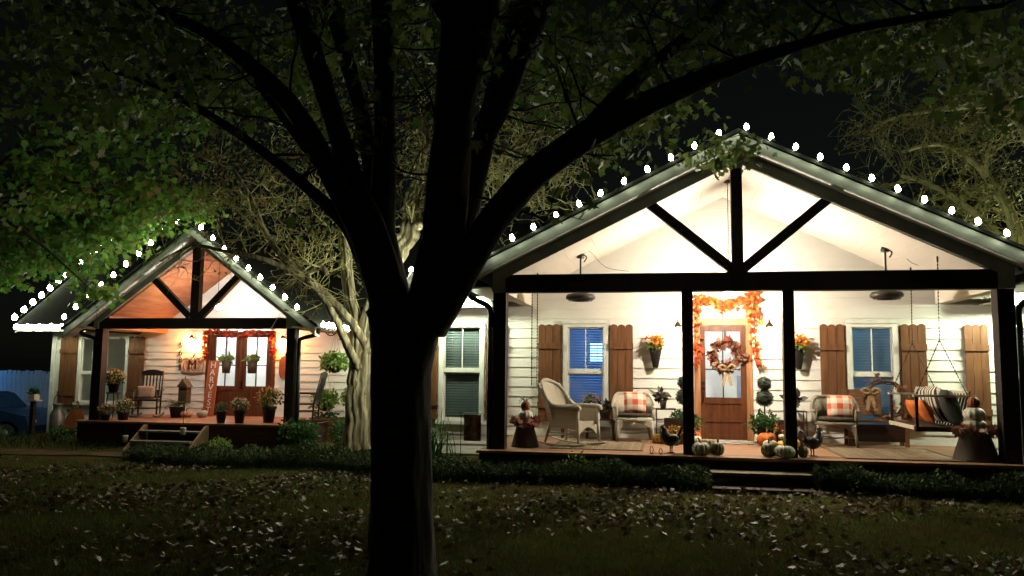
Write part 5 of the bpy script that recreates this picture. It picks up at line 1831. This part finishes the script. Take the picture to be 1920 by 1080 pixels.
sp = [(120, 70, 170, 80, 420, 7.5, 1.2), (330, 60, 160, 80, 420, 7, 1), (470, 160, 120, 80, 380, 8.5, 1), (640, 60, 110, 80, 300, 8.5, 1.2), (790, 40, 60, 60, 220, 9, 1),
      (1000, 60, 120, 70, 320, 8, 1), (1120, 110, 120, 90, 460, 8.5, 1), (1170, 190, 110, 60, 480, 9.5, .8), (1130, 260, 50, 35, 150, 9.8, .3), (1300, 60, 120, 60, 260, 7, .8),
      (1480, 60, 120, 50, 260, 7, .8), (1640, 90, 120, 60, 260, 8, .8), (1800, 60, 130, 70, 380, 7.5, 1), (1880, 130, 70, 90, 260, 8.5, 1), (1100, 170, 60, 50, 260, 10, .6),
      (1372, 285, 12, 8, 30, 11.0, .06), (1338, 288, 14, 8, 26, 11.0, .06), (240, 180, 150, 70, 380, 9, 1)]
crown_pts = np.concatenate([clusters(sp), np.array(tips)[RNG.integers(0, len(tips), 900)] + RNG.normal(size=(900, 3)) * .05])
leaves('crown', np.concatenate([crown_pts, clusters(sp[:15])[::2]]), .09, LOAK, bt, MAPLE, droop=.7)
rebase(bt, (tx, ty, gz(tx, ty)))

# --- maple at the left whose crown hangs over the left roof
mp_ = empty('maple_tree', 'leafy green maple reaching in from the left over the small cottage', 'tree')
mx0, my0 = -13.6, 12.6
pp = smooth_path([(mx0, my0, gz(mx0, my0) - .1), (mx0 + .05, my0, 1.2), (mx0 - .05, my0 + .05, 2.8), (mx0 + .1, my0 + .1, 4.2), (mx0 + .3, my0 + .2, 6.2)], 5)
MB().tube(pp, list(np.linspace(.26, .12, len(pp))), 16, lambda t, a: 1 + .06 * math.sin(4 * a + 8 * t)).build('trunk', BARK, mp_, True)
msp = [(50, 440, 90, 70, 620, 16.2, .5), (150, 425, 100, 55, 560, 16.0, .5), (205, 450, 60, 34, 240, 15.8, .3), (70, 485, 70, 36, 420, 16.6, .4), (150, 500, 40, 22, 140, 16.9, .3), (60, 340, 110, 70, 520, 13.4, .6),
       (200, 350, 120, 60, 480, 14, .6), (300, 385, 90, 40, 380, 15.2, .4), (100, 220, 150, 80, 380, 12.6, .8), (290, 260, 120, 70, 360, 13, .8), (340, 385, 50, 20, 150, 15.5, .2),
       (180, 552, 12, 16, 34, 15.4, .05), (250, 415, 60, 30, 220, 15.4, .3), (20, 510, 40, 26, 120, 16.6, .3)]
mpts = clusters(msp)
br_ = MB()
for cx, cy, rx, ry, n, Y, dy in msp:
    t_ = np.array(P(cx, cy, Y))
    s_ = np.array((mx0 + random.uniform(-.05, .2), my0 + .1, random.uniform(2.9, 5.4)))
    mid_ = (s_ + t_) / 2 + np.array([0, 0, .35])
    q = smooth_path([s_, mid_, t_], 5)
    br_.tube(q, list(np.linspace(.055, .014, len(q))), 6)
    tt = []
    for k in range(3):
        grow(br_, t_, RNG.normal(size=3) / 1.8, .010, .5, 1, tt, .4)
br_.build('branches', BARK, mp_, kind='stuff')
leaves('crown', np.concatenate([mpts, clusters(msp)[::3]]), .135, LMAP, mp_, MAPLE, droop=.8, jitter=.35)
rebase(mp_, (mx0, my0, gz(mx0, my0)))

# --- the twisted pale tree
cm_ = empty('crape_myrtle', 'pale twisted multi-stem tree between the trunk and the small cottage', 'tree')
S1 = [(668, 862, 15.0, 23.4), (670, 800, 15.0, 18.7), (670, 720, 15.0, 17.2), (683, 640, 15.0, 16.4), (704, 560, 14.9, 14.0), (742, 480, 14.8, 17), (772, 425, 14.7, 17), (770, 380, 14.7, 14), (790, 330, 14.6, 11), (800, 270, 14.5, 8), (790, 200, 14.4, 5)]
S2 = [(656, 858, 14.9, 14), (660, 760, 14.95, 11), (666, 680, 14.9, 10), (668, 610, 14.9, 11), (655, 540, 14.8, 10), (648, 470, 14.8, 9), (640, 420, 14.7, 8), (612, 370, 14.6, 6), (600, 300, 14.5, 4)]
S3 = [(690, 660, 15.0, 10), (668, 615, 14.8, 8), (634, 575, 14.6, 7), (600, 545, 14.5, 7), (582, 528, 14.4, 8), (555, 500, 14.3, 6), (520, 470, 14.2, 6), (495, 430, 14.1, 5), (470, 370, 14, 4), (440, 320, 13.9, 3)]
S4 = [(672, 690, 14.9, 9), (655, 655, 14.7, 8), (632, 605, 14.6, 7), (612, 568, 14.5, 7), (588, 538, 14.4, 7), (575, 515, 14.35, 7), (600, 500, 14.3, 6), (615, 515, 14.3, 4)]
S5 = [(582, 528, 14.4, 7), (530, 500, 14.2, 6), (480, 482, 14.0, 4.5), (420, 470, 13.9, 3.5), (360, 462, 13.9, 3), (300, 490, 13.9, 2)]
S6 = [(772, 425, 14.7, 11), (830, 410, 14.2, 9), (880, 402, 13.8, 7), (915, 396, 13.5, 6), (925, 372, 13.4, 5), (962, 345, 13.3, 4.5), (1000, 320, 13.2, 3.5), (1050, 330, 13.1, 2.5)]
S7 = [(772, 400, 14.7, 10), (840, 350, 14.4, 8), (900, 330, 14.2, 6), (930, 300, 14.1, 5), (980, 270, 14.0, 4), (1030, 250, 13.9, 3)]
S8 = [(680, 856, 15.1, 15), (684, 780, 15.1, 12), (690, 700, 15.1, 11), (694, 640, 15.2, 10), (700, 560, 15.3, 9), (690, 470, 15.4, 8), (680, 380, 15.4, 6), (690, 300, 15.4, 4)]
S9 = [(664, 850, 14.8, 10), (655, 850, 14.75, 4)]
ct = MB()
ctips = []
for k, S in enumerate((S1, S2, S3, S4, S5, S6, S7, S8)):
    o, q = limb(S, cm_, 'stem', MYRT, 44 if k < 2 else 18, .16 if k in (0, 1, 7) else .08, .10)
    nq = len(q)
    for i in range(int(nq * (.60 if k in (0, 1, 7) else .45)), nq, 2 if k in (5, 6) else 4):
        for c in range(2):
            d0 = RNG.normal(size=3) + np.array([0, -.1, .35])
            grow(ct, q[i], d0 / np.linalg.norm(d0), .012, .55, 2, ctips, .5, .1)
for (a, b, Y) in ((950, 330, 13.8), (990, 290, 13.9), (1030, 270, 13.7), (920, 290, 14.0), (960, 260, 14.1), (1000, 350, 13.4), (1060, 340, 13.2), (900, 320, 14.1), (1040, 310, 13.5), (1085, 350, 13.2), (980, 240, 14.1), (1060, 380, 13.1), (940, 230, 14.2),
                  (560, 420, 14.3), (590, 460, 14.4), (520, 400, 14.2), (480, 350, 14), (450, 400, 14), (540, 350, 14.3), (420, 300, 14), (500, 290, 14), (580, 380, 14.4), (470, 440, 14), (600, 430, 14.4)):
    for c in range(2 if a > 800 else 1):
        d0 = RNG.normal(size=3)
        grow(ct, P(a + random.uniform(-20, 20), b + random.uniform(-20, 20), Y), d0 / np.linalg.norm(d0), .013, .46, 2, ctips, .62, .05)
ct.build('twigs', TWG, cm_, kind='stuff')
csp = [(560, 440, 70, 50, 420, 14.5, .4), (520, 330, 110, 70, 620, 14.6, .5), (430, 300, 90, 80, 480, 14.3, .5), (400, 390, 60, 35, 260, 15.3, .3), (610, 200, 90, 110, 420, 15, .6), (780, 180, 60, 120, 520, 15, .5), (770, 280, 40, 60, 260, 15, .4),
       (950, 180, 60, 60, 260, 14.8, .5), (990, 215, 60, 40, 240, 14.6, .4), (680, 220, 40, 110, 260, 15.4, .4), (360, 330, 70, 60, 300, 14.8, .5), (560, 130, 60, 110, 240, 15, .5), (930, 260, 50, 40, 140, 14.6, .3)]
leaves('crown', np.concatenate([clusters(csp), clusters(csp)[::2], np.array(ctips)[RNG.integers(0, len(ctips), 700)]]), .085, LMYR, cm_, OVAL, droop=.4)
c0 = P(668, 855, 15.0)
rebase(cm_, (c0.x, c0.y, gz(c0.x, c0.y)))

# --- the bare twiggy tree at the right
rt = empty('bare_tree', 'half-bare twiggy tree rising beyond the right end of the roof', 'tree')
RX, RYY = 5.92, 13.4
MB().tube(smooth_path([(RX + .1, RYY, 0), (RX + .05, RYY, 1.4), (RX, RYY, 2.5), (RX - .1, RYY, 3.3)], 5), list(np.linspace(.13, .10, 16)), 12, lambda t, a: 1 + .1 * math.sin(5 * a + 4 * t)).build('trunk', MYRT, rt, True)
R_ = [
    [(1950, 540, 13.4, 12), (1915, 485, 13.4, 9), (1860, 430, 13.5, 7), (1800, 380, 13.6, 5), (1740, 345, 13.7, 4), (1690, 330, 13.8, 3)],
    [(1955, 520, 13.4, 10), (1905, 420, 13.5, 7), (1880, 370, 13.5, 6), (1820, 300, 13.6, 5), (1760, 270, 13.7, 4), (1690, 285, 13.8, 2.5)],
    [(1990, 480, 13.4, 12), (1940, 300, 13.4, 9), (1915, 235, 13.4, 8), (1890, 205, 13.4, 7), (1840, 200, 13.5, 5), (1780, 205, 13.6, 4), (1700, 215, 13.7, 3), (1650, 230, 13.8, 2)],
    [(1940, 300, 13.4, 8), (1880, 150, 13.5, 6), (1820, 100, 13.6, 4), (1740, 90, 13.7, 3), (1660, 75, 13.8, 2)],
    [(1905, 480, 13.4, 7), (1890, 400, 13.3, 6), (1850, 330, 13.2, 4), (1860, 250, 13.2, 3)],
]
tw = MB()
rtips = []
for L_ in R_:
    o, q = limb(L_, rt, 'limb', TWG, 8, .05, .12)
    for i in range(5, len(q), 2):
        for c in range(2):
            d0 = RNG.normal(size=3) + np.array([-.7, 0, .15])
            grow(tw, q[i], d0 / np.linalg.norm(d0), .009, .60, 2, rtips, .40, .03, .0022)
tw.build('twigs', TWO, rt, kind='stuff')
rsp = [(1700, 120, 60, 50, 200, 14, .4), (1850, 120, 80, 60, 260, 13.8, .4), (1880, 260, 50, 80, 220, 13.8, .4), (1780, 200, 80, 60, 200, 14, .4), (1850, 380, 60, 60, 180, 13.8, .3)]
leaves('crown', np.concatenate([clusters(rsp), np.array(rtips)[RNG.integers(0, len(rtips), 2600)]]), .06, LMYR, rt, OVAL, droop=.3)
rebase(rt, (RX, RYY, gz(RX, RYY)))

# --- dark trees far behind the roofs
for i, (x, y, h, r, lab) in enumerate(((-20.5, 31, 9.5, 3.6, 'dark tree far behind the picket fence at the left'), (-6.5, 29, 10, 4.0, 'dark tree mass behind the roofs, in line with the big trunk'), (9.5, 27, 9, 3.8, 'dark tree behind the roof at the far right'))):
    b = empty('background_tree', lab, 'tree', 'dark trees behind the roofs', (x, y, -.2))
    q = smooth_path([(0, 0, 0), (.1, 0, h * .3), (-.1, .1, h * .6), (.05, 0, h * .8)], 4)
    MB().tube(q, list(np.linspace(.28, .08, len(q))), 9).build('trunk', BARK, b, True)
    nc = 70
    c = sphere_pts(nc, (0, 0, h * .66), (r, r, h * .36), .35)
    pts_ = np.concatenate([k_ + RNG.normal(size=(38, 3)) * np.array([.5, .5, .35]) for k_ in c])
    leaves('crown', pts_, .26, LOAK, b, DIAM, droop=.5)
    lm = MB()
    for k_ in c[:22]:
        s0 = np.array(q[RNG.integers(6, len(q))])
        lm.tube([s0, (s0 + k_) / 2 + np.array([0, 0, .3]), k_], [.07, .045, .02], 5)
    lm.build('branches', BARK, b, kind='stuff')

# ================================================================== lawn, leaves, beds
LGR = leaf_mat('grass_blade', [(.045, .080, .014), (.065, .105, .020), (.085, .100, .028), (.050, .055, .018)], .3, .9, .02)
def in_view_pts(n, y0, y1, power=1.0):
    y = y0 + (y1 - y0) * RNG.random(n) ** power
    xl, xr = -.94 * y - .6, .46 * y + .7
    x = xl + (xr - xl) * RNG.random(n)
    return x, y
def on_ground(x, y, dz=0.0):
    return np.stack([x, y, np.array([gz(a, b) for a, b in zip(x, y)]) + dz], 1)
bed_line = [(-10.2, 14.0), (-7.4, 13.0), (-4.6, 12.0), (-3.3, 11.35), (.62, 11.35)]
def bed_front(x):
    if x <= .62:
        return float(np.interp(x, [p[0] for p in bed_line], [p[1] for p in bed_line]))
    return 11.45
x, y = in_view_pts(64000, 5.4, 16.5, 1.25)
keep = np.array([b < bed_front(a) + .05 for a, b in zip(x, y)])
pn = np.sin(x * 1.9 + 1.3 * np.sin(y * 1.4)) + np.sin(y * 2.1 + x * .7)
keep &= (pn + RNG.random(len(x)) * 2.4) > -.4
keep &= ~((y > 14.1 + .0 * x) & (y < 15.3) & (x < -10.2))
o = blades('lawn_grass', on_ground(x[keep], y[keep]), .085, .008, LGR, None, .9, 'stuff', 2)
tag(o, 'short dark lawn grass across the whole foreground', 'grass', kind='stuff')
LIT = leaf_mat('fallen_leaf', [(.045, .027, .012), (.065, .04, .016), (.15, .12, .062), (.055, .026, .013), (.075, .052, .026), (.045, .027, .014), (.06, .036, .018), (.04, .024, .012)], .15, .5, .14)
x, y = in_view_pts(17000, 5.6, 14.8, .8)
keep = np.array([b < bed_front(a) - .1 for a, b in zip(x, y)])
pn = np.sin(x * 1.1 + 2 * np.sin(y * .8)) + np.sin(y * 1.5 - x * .9) + 1.5 * np.exp(-((y - 10.2) / 1.0) ** 2)
keep &= (pn + RNG.random(len(x)) * 2.6) > 1.5
lp = on_ground(x[keep], y[keep], .035)
lp[:, 2] += RNG.random(len(lp)) * .03
o = leaves('fallen_leaves', lp, .058, LIT, None, MAPLE, droop=0, up=.55, kind='stuff')
tag(o, 'brown and tan fallen leaves strewn over the lawn', 'leaves', kind='stuff')
# ground cover beds
LLI = leaf_mat('liriope_blade', [(.016, .035, .010), (.028, .052, .015), (.04, .066, .02)], .25, .7, .08)
bx, by = [], []
for x0, x1, n in ((-10.2, .6, 9000), (1.98, 7.5, 4800)):
    a = RNG.uniform(x0, x1, n)
    w = np.where(a > -3.0, .62, 1.05)
    f = np.array([bed_front(k) for k in a])
    bx.append(a)
    by.append(f + w * RNG.random(n))
bp_ = on_ground(np.concatenate(bx), np.concatenate(by))
o = blades('ground_cover', bp_, .33, .011, LLI, None, 1.0, 'stuff', 3)
tag(o, 'dark strappy ground cover in the beds along both porches', 'ground cover', kind='stuff')
hx, hy, hz = [], [], []
for x0, x1, n in ((-10.2, .6, 15000), (1.98, 7.5, 7500)):
    a = RNG.uniform(x0, x1, n)
    w = np.where(a > -3.0, .60, 1.05)
    t = RNG.random(n)
    f = np.array([bed_front(k) for k in a]) + .03
    top = (.13 + .14 * np.sin(PI * np.clip(t, .05, .95)) ** .5) * (1 + .22 * np.sin(a * 4.1 + 2 * np.sin(a * 1.7)) + .15 * np.sin(a * 9.7 + t * 5))
    hx.append(a)
    hy.append(f + w * t)
    hz.append(top * (.45 + .55 * RNG.random(n) ** .5))
hp = on_ground(np.concatenate(hx), np.concatenate(hy))
hp[:, 2] += np.concatenate(hz)
o = leaves('low_hedge', hp, .055, leaf_mat('hedge_leaf', [(.016, .030, .009), (.028, .046, .014), (.045, .060, .020), (.02, .036, .012)], .25, .6, .12), None, OVAL, droop=-.3, kind='stuff')
tag(o, 'low dark small-leaved hedge running along both beds', 'hedge', kind='stuff')
x = RNG.uniform(-10.0, -4.9, 2600)
y = np.array([bed_front(a) + .9 for a in x]) + RNG.random(2600) * 4.2
ok = (y < 18.6) & ~((x < -7.7) & (y > 15.9))
o = leaves('bed_litter', on_ground(x[ok], y[ok], .03), .10, leaf_mat('bed_leaf', [(.05, .08, .02), (.10, .12, .03), (.20, .15, .06), (.04, .06, .015)], .25), None, OVAL, droop=0, up=.4, kind='stuff')
tag(o, 'low green plants and leaves under the twisted tree', 'ground cover', kind='stuff')
x = RNG.uniform(-17, -11.8, 1500)
y = RNG.uniform(15.5, 18.3, 1500)
o = blades('corner_grass', on_ground(x, y), .22, .016, LLI, None, 1.0, 'stuff', 3)
tag(o, 'tufted greenery at the foot of the left house corner', 'ground cover', kind='stuff')
# dirt path towards the left steps
v, f = [], []
xs_ = np.linspace(-24, -10.0, 40)
for i, a in enumerate(xs_):
    yc = 14.75 + .12 * math.sin(a * .9)
    hw = .42 + .08 * math.sin(a * 2.3)
    for k in range(6):
        yy = yc - hw + 2 * hw * k / 5
        v.append((a, yy, gz(a, yy) + .022))
for i in range(39):
    for k in range(5):
        q = i * 6 + k
        f.append((q, q + 6, q + 7, q + 1))
o = MB().add(v, f).build('path', mat('path_dirt', (.085, .062, .034), .95, (.045, .038, .02), 3, bump=.6, spec=.0), None, True)
tag(o, kind='structure')

# ================================================================== planting and small garden things
def strappy(label, x, y, n, L, w, name='strappy_plant', mat_=None):
    root = empty(name, label, 'plant', None, (x, y, gz(x, y)))
    blades('leaf_blades', RNG.normal(size=(n, 3)) * np.array([.14, .14, .0]), L, w, mat_ or LG, root, .75, None, 6)
    return root
strappy('tall strap-leaved plant beside the garden flag, right of the trunk', -3.98, 13.6, 110, .85, .035)
def shrub(label, x, y, r, n, m, leaf=.08, h=1.0):
    root = empty('shrub', label, 'shrub', None, (x, y, gz(x, y)))
    st_ = MB()
    for k in range(7):
        a = k * .9
        st_.tube([(0, 0, 0), (r * .3 * math.cos(a), r * .3 * math.sin(a), r * .5 * h), (r * .7 * math.cos(a), r * .7 * math.sin(a), r * 1.0 * h)], [.012, .009, .005], 5)
    st_.build('stems', TWIG, root, kind='stuff')
    leaves('foliage', sphere_pts(n, (0, 0, r * .75 * h), (r, r, r * .75 * h), .35), leaf, m, root, OVAL, droop=.2)
    return root
shrub('green ferny shrub at the right foot of the small porch', -7.78, 16.5, .45, 900, LG, .10)
shrub('low green shrub below the hanging baskets', -7.0, 17.4, .42, 700, LG, .09)
shrub('low yellow-green clump in the bed before the small porch', -8.9, 15.3, .26, 420, LGB, .07)
shrub('dark low shrub at the left edge before the parked car', -16.0, 16.9, .42, 600, LG, .08, .8)
shrub('straggly low shrub at the foot of the left house corner', -14.4, 17.6, .34, 420, LG, .08, .7)
shrub('thin weedy shrub against the deck under the rocking chair', -1.25, 11.9, .22, 160, LGB, .05, 1.3)
gf = empty('garden_flag', 'faded printed garden flag on a stand beside the corner post', 'flag', None, (-3.20, 13.5, gz(-3.2, 13.5)))
MB().tube(smooth_path([(-.20, 0, 0), (-.20, 0, .82), (-.19, 0, .84), (.17, 0, .84)], 3), .007, 5).build('stand', BLACKM, gf)
FM = mat('flag_print', (.30, .22, .13), .9, (.14, .07, .04), 7, detail=2, ramp=(.4, .6))
v = [(-.15 + .30 * i / 8, .012 * math.sin(i * 1.2), .38 + .44 * j / 8) for j in range(9) for i in range(9)]
v2 = [(a, b + .004, c) for a, b, c in v]
f = [(j * 9 + i, j * 9 + i + 1, j * 9 + i + 10, j * 9 + i + 9) for j in range(8) for i in range(8)]
MB().add(v, f).add(v2, [q[::-1] for q in f]).build('flag', FM, gf, True)
sd = empty('splash_block', 'pale downspout splash block at the corner post', 'splash block', None, (-3.12, 12.05, gz(-3.1, 12.05)))
MB().prism([(-.12, 0), (.30, 0), (.30, .13), (.24, .13), (.20, .05), (-.12, .03)], 'y', -.13, .13).build('trough', mat('concrete', (.30, .29, .26), .9, (.22, .21, .19), 14, bump=.3), sd)
for s_ in (-1, 1):
    MB().prism([(-.12, .031), (.199, .052), (.199, .09), (-.12, .06)], 'y', s_ * .115 - .014, s_ * .115 + .014).build('edge', mat('concrete', (.3, .29, .26)), sd)

# ================================================================== fence, assumed lamps and car at the left edge
fe = empty('picket_fence', 'tall board fence lit blue at the left edge', 'fence', None, (-20, 24, -.7))
FMT = mat('fence_board', (.34, .37, .38), .8, (.24, .27, .28), 4, (3, 3, .4), bump=.2)
m0 = None
for i in range(52):
    hgt = 2.20 + random.uniform(-.02, .02)
    o = MB().box(-.07, .07, -.011, .011, 0, hgt).build('picket', FMT, fe)
    o.location = (-5.2 + i * .168, random.uniform(-.006, .006), 0)
    o.rotation_euler = (0, random.uniform(-.006, .006), 0)
for zz in (.35, 1.05, 1.72):
    MB().box(-5.3, 3.5, .012, .055, zz, zz + .09).build('rail', FMT, fe)
yl = empty('assumed_yard_lamp', 'assumed blue-white yard lamp on a pole, unseen beyond the left edge', 'lamp', None, (-23.3, 22.6, -.7))  # assumed lamp out of view, added to light the fence face blue
MB().tube([(0, 0, 0), (0, 0, 2.25)], [.06, .045], 10).build('pole', BLACKM, yl)
o_, c_ = globe_lamp('lamp_head', None, .12, 110.0, (.06, .36, 1.0), yl)
o_.location = (0, 0, 2.35)
MB().lathe([(.20, 2.48), (.05, 2.57), (.02, 2.58)], 14).build('lamp_cap', BLACKM, yl)
yl2 = empty('assumed_yard_lamp', 'assumed blue-white yard lamp, unseen behind the board fence, brightening its gaps', 'lamp', None, (-20.6, 26.6, -.7))  # assumed unseen lamp, added to brighten the shed through the fence gaps
MB().tube([(0, 0, 0), (0, 0, 1.55)], [.05, .04], 10).build('pole', BLACKM, yl2)
o_, c_ = globe_lamp('lamp_head', None, .12, 110.0, (.35, .7, 1.0), yl2)
o_.location = (0, 0, 1.65)
sh = empty('added_shed', 'added pale shed, unseen behind the board fence, catching lamplight for its gaps', 'shed', None, (-21, 27.6, -.7))  # unseen shed added as a lit backdrop so the fence gaps show bright
MB().box(-5, 5, 0, 2.4, 0, 2.05).build('wall', mat('shed_wall', (.5, .52, .54), .8), sh)
MB().prism([(-.2, 2.06), (2.6, 2.06), (1.2, 2.16)], 'x', -5.2, 5.2).build('roof', SHINGLE, sh)

car = empty('parked_car', 'dark blue parked car cut by the left edge, before the board fence', 'car', None, (-19.6, 20.9, -.62))
CARP = mat('car_paint_blue', (.012, .035, .10), .25, (.010, .03, .085), 3, spec=.6)
hood = [(2.05, .42), (2.08, .62), (1.98, .86), (1.15, 1.02), (.62, 1.06), (.10, 1.46), (-.15, 1.50), (-1.25, 1.50), (-1.75, 1.10), (-2.2, 1.04), (-2.28, .55), (-2.2, .34), (1.98, .30)]
body = [(2.05, .42), (2.08, .62), (1.98, .88), (1.15, 1.03), (.58, 1.07), (-1.78, 1.09), (-2.2, 1.04), (-2.28, .55), (-2.2, .34), (-1.80, .32), (-1.76, .55), (-1.58, .70), (-1.33, .74), (-1.08, .70), (-.90, .55), (-.86, .30), (.86, .30), (.90, .55), (1.08, .70), (1.33, .74), (1.58, .70), (1.76, .55), (1.80, .32), (1.98, .30)]
MB().prism(body, 'y', -.88, .88).build('body', CARP, car)
MB().prism([(.60, 1.075), (.12, 1.47), (-.12, 1.52), (-1.25, 1.52), (-1.76, 1.10)], 'y', -.74, .74).build('cabin', CARP, car)
CG = mat('car_glass', (.01, .012, .015), .08, spec=.6)
MB().prism([(.48, 1.13), (.10, 1.44), (-.35, 1.46), (-.35, 1.12)], 'y', -.755, -.742).build('side_window', CG, car)
MB().prism([(-.42, 1.12), (-.42, 1.46), (-1.15, 1.46), (-1.55, 1.14)], 'y', -.755, -.742).build('side_window', CG, car)
for wx in (-1.33, 1.33):
    for wy in (-.80, .80):
        w_ = MB().tube([(wx, wy - .11, .33), (wx, wy + .11, .33)], .33, 24).build('wheel', mat('tyre', (.012, .012, .012), .8), car, True)
        MB().tube([(wx, wy - .125, .33), (wx, wy + .125, .33)], .19, 14).build('rim', POTG, w_, True)
for wy in (-.66, .66):
    MB().ball((2.02, wy, .72), (.07, .16, .08), 10, 7).build('headlight', mat('lamp_lens', (.5, .5, .5), .1, spec=.6), car, True)
MB().box(-1.9, 1.9, -.895, -.882, .34, .40).build('sill_trim', BLACKM, car)
MB().ball((.45, -.95, 1.12), (.09, .07, .06), 10, 7).build('side_mirror', CARP, car, True)
pp_ = P(63, 752, 18.2)
wp = empty('white_planter', 'white box planter with a dark plant on a post, before the car', 'planter', None, (pp_.x, 18.2, gz(pp_.x, 18.2)))
zz = pp_.z - gz(pp_.x, 18.2)
WPM = mat('planter_white', (.45, .46, .40), .6)
MB().box(-.05, .05, -.05, .05, 0, zz - .002).build('post', DARK, wp)
MB().box(-.16, .16, -.12, .12, zz, zz + .03).build('tray', WPM, wp)
MB().box(-.09, .09, -.09, .09, zz + .031, zz + .17).build('box', WPM, wp)
leaves('plant', sphere_pts(150, (-.04, .04, zz + .24), (.16, .12, .12), .2), .08, LG, wp)
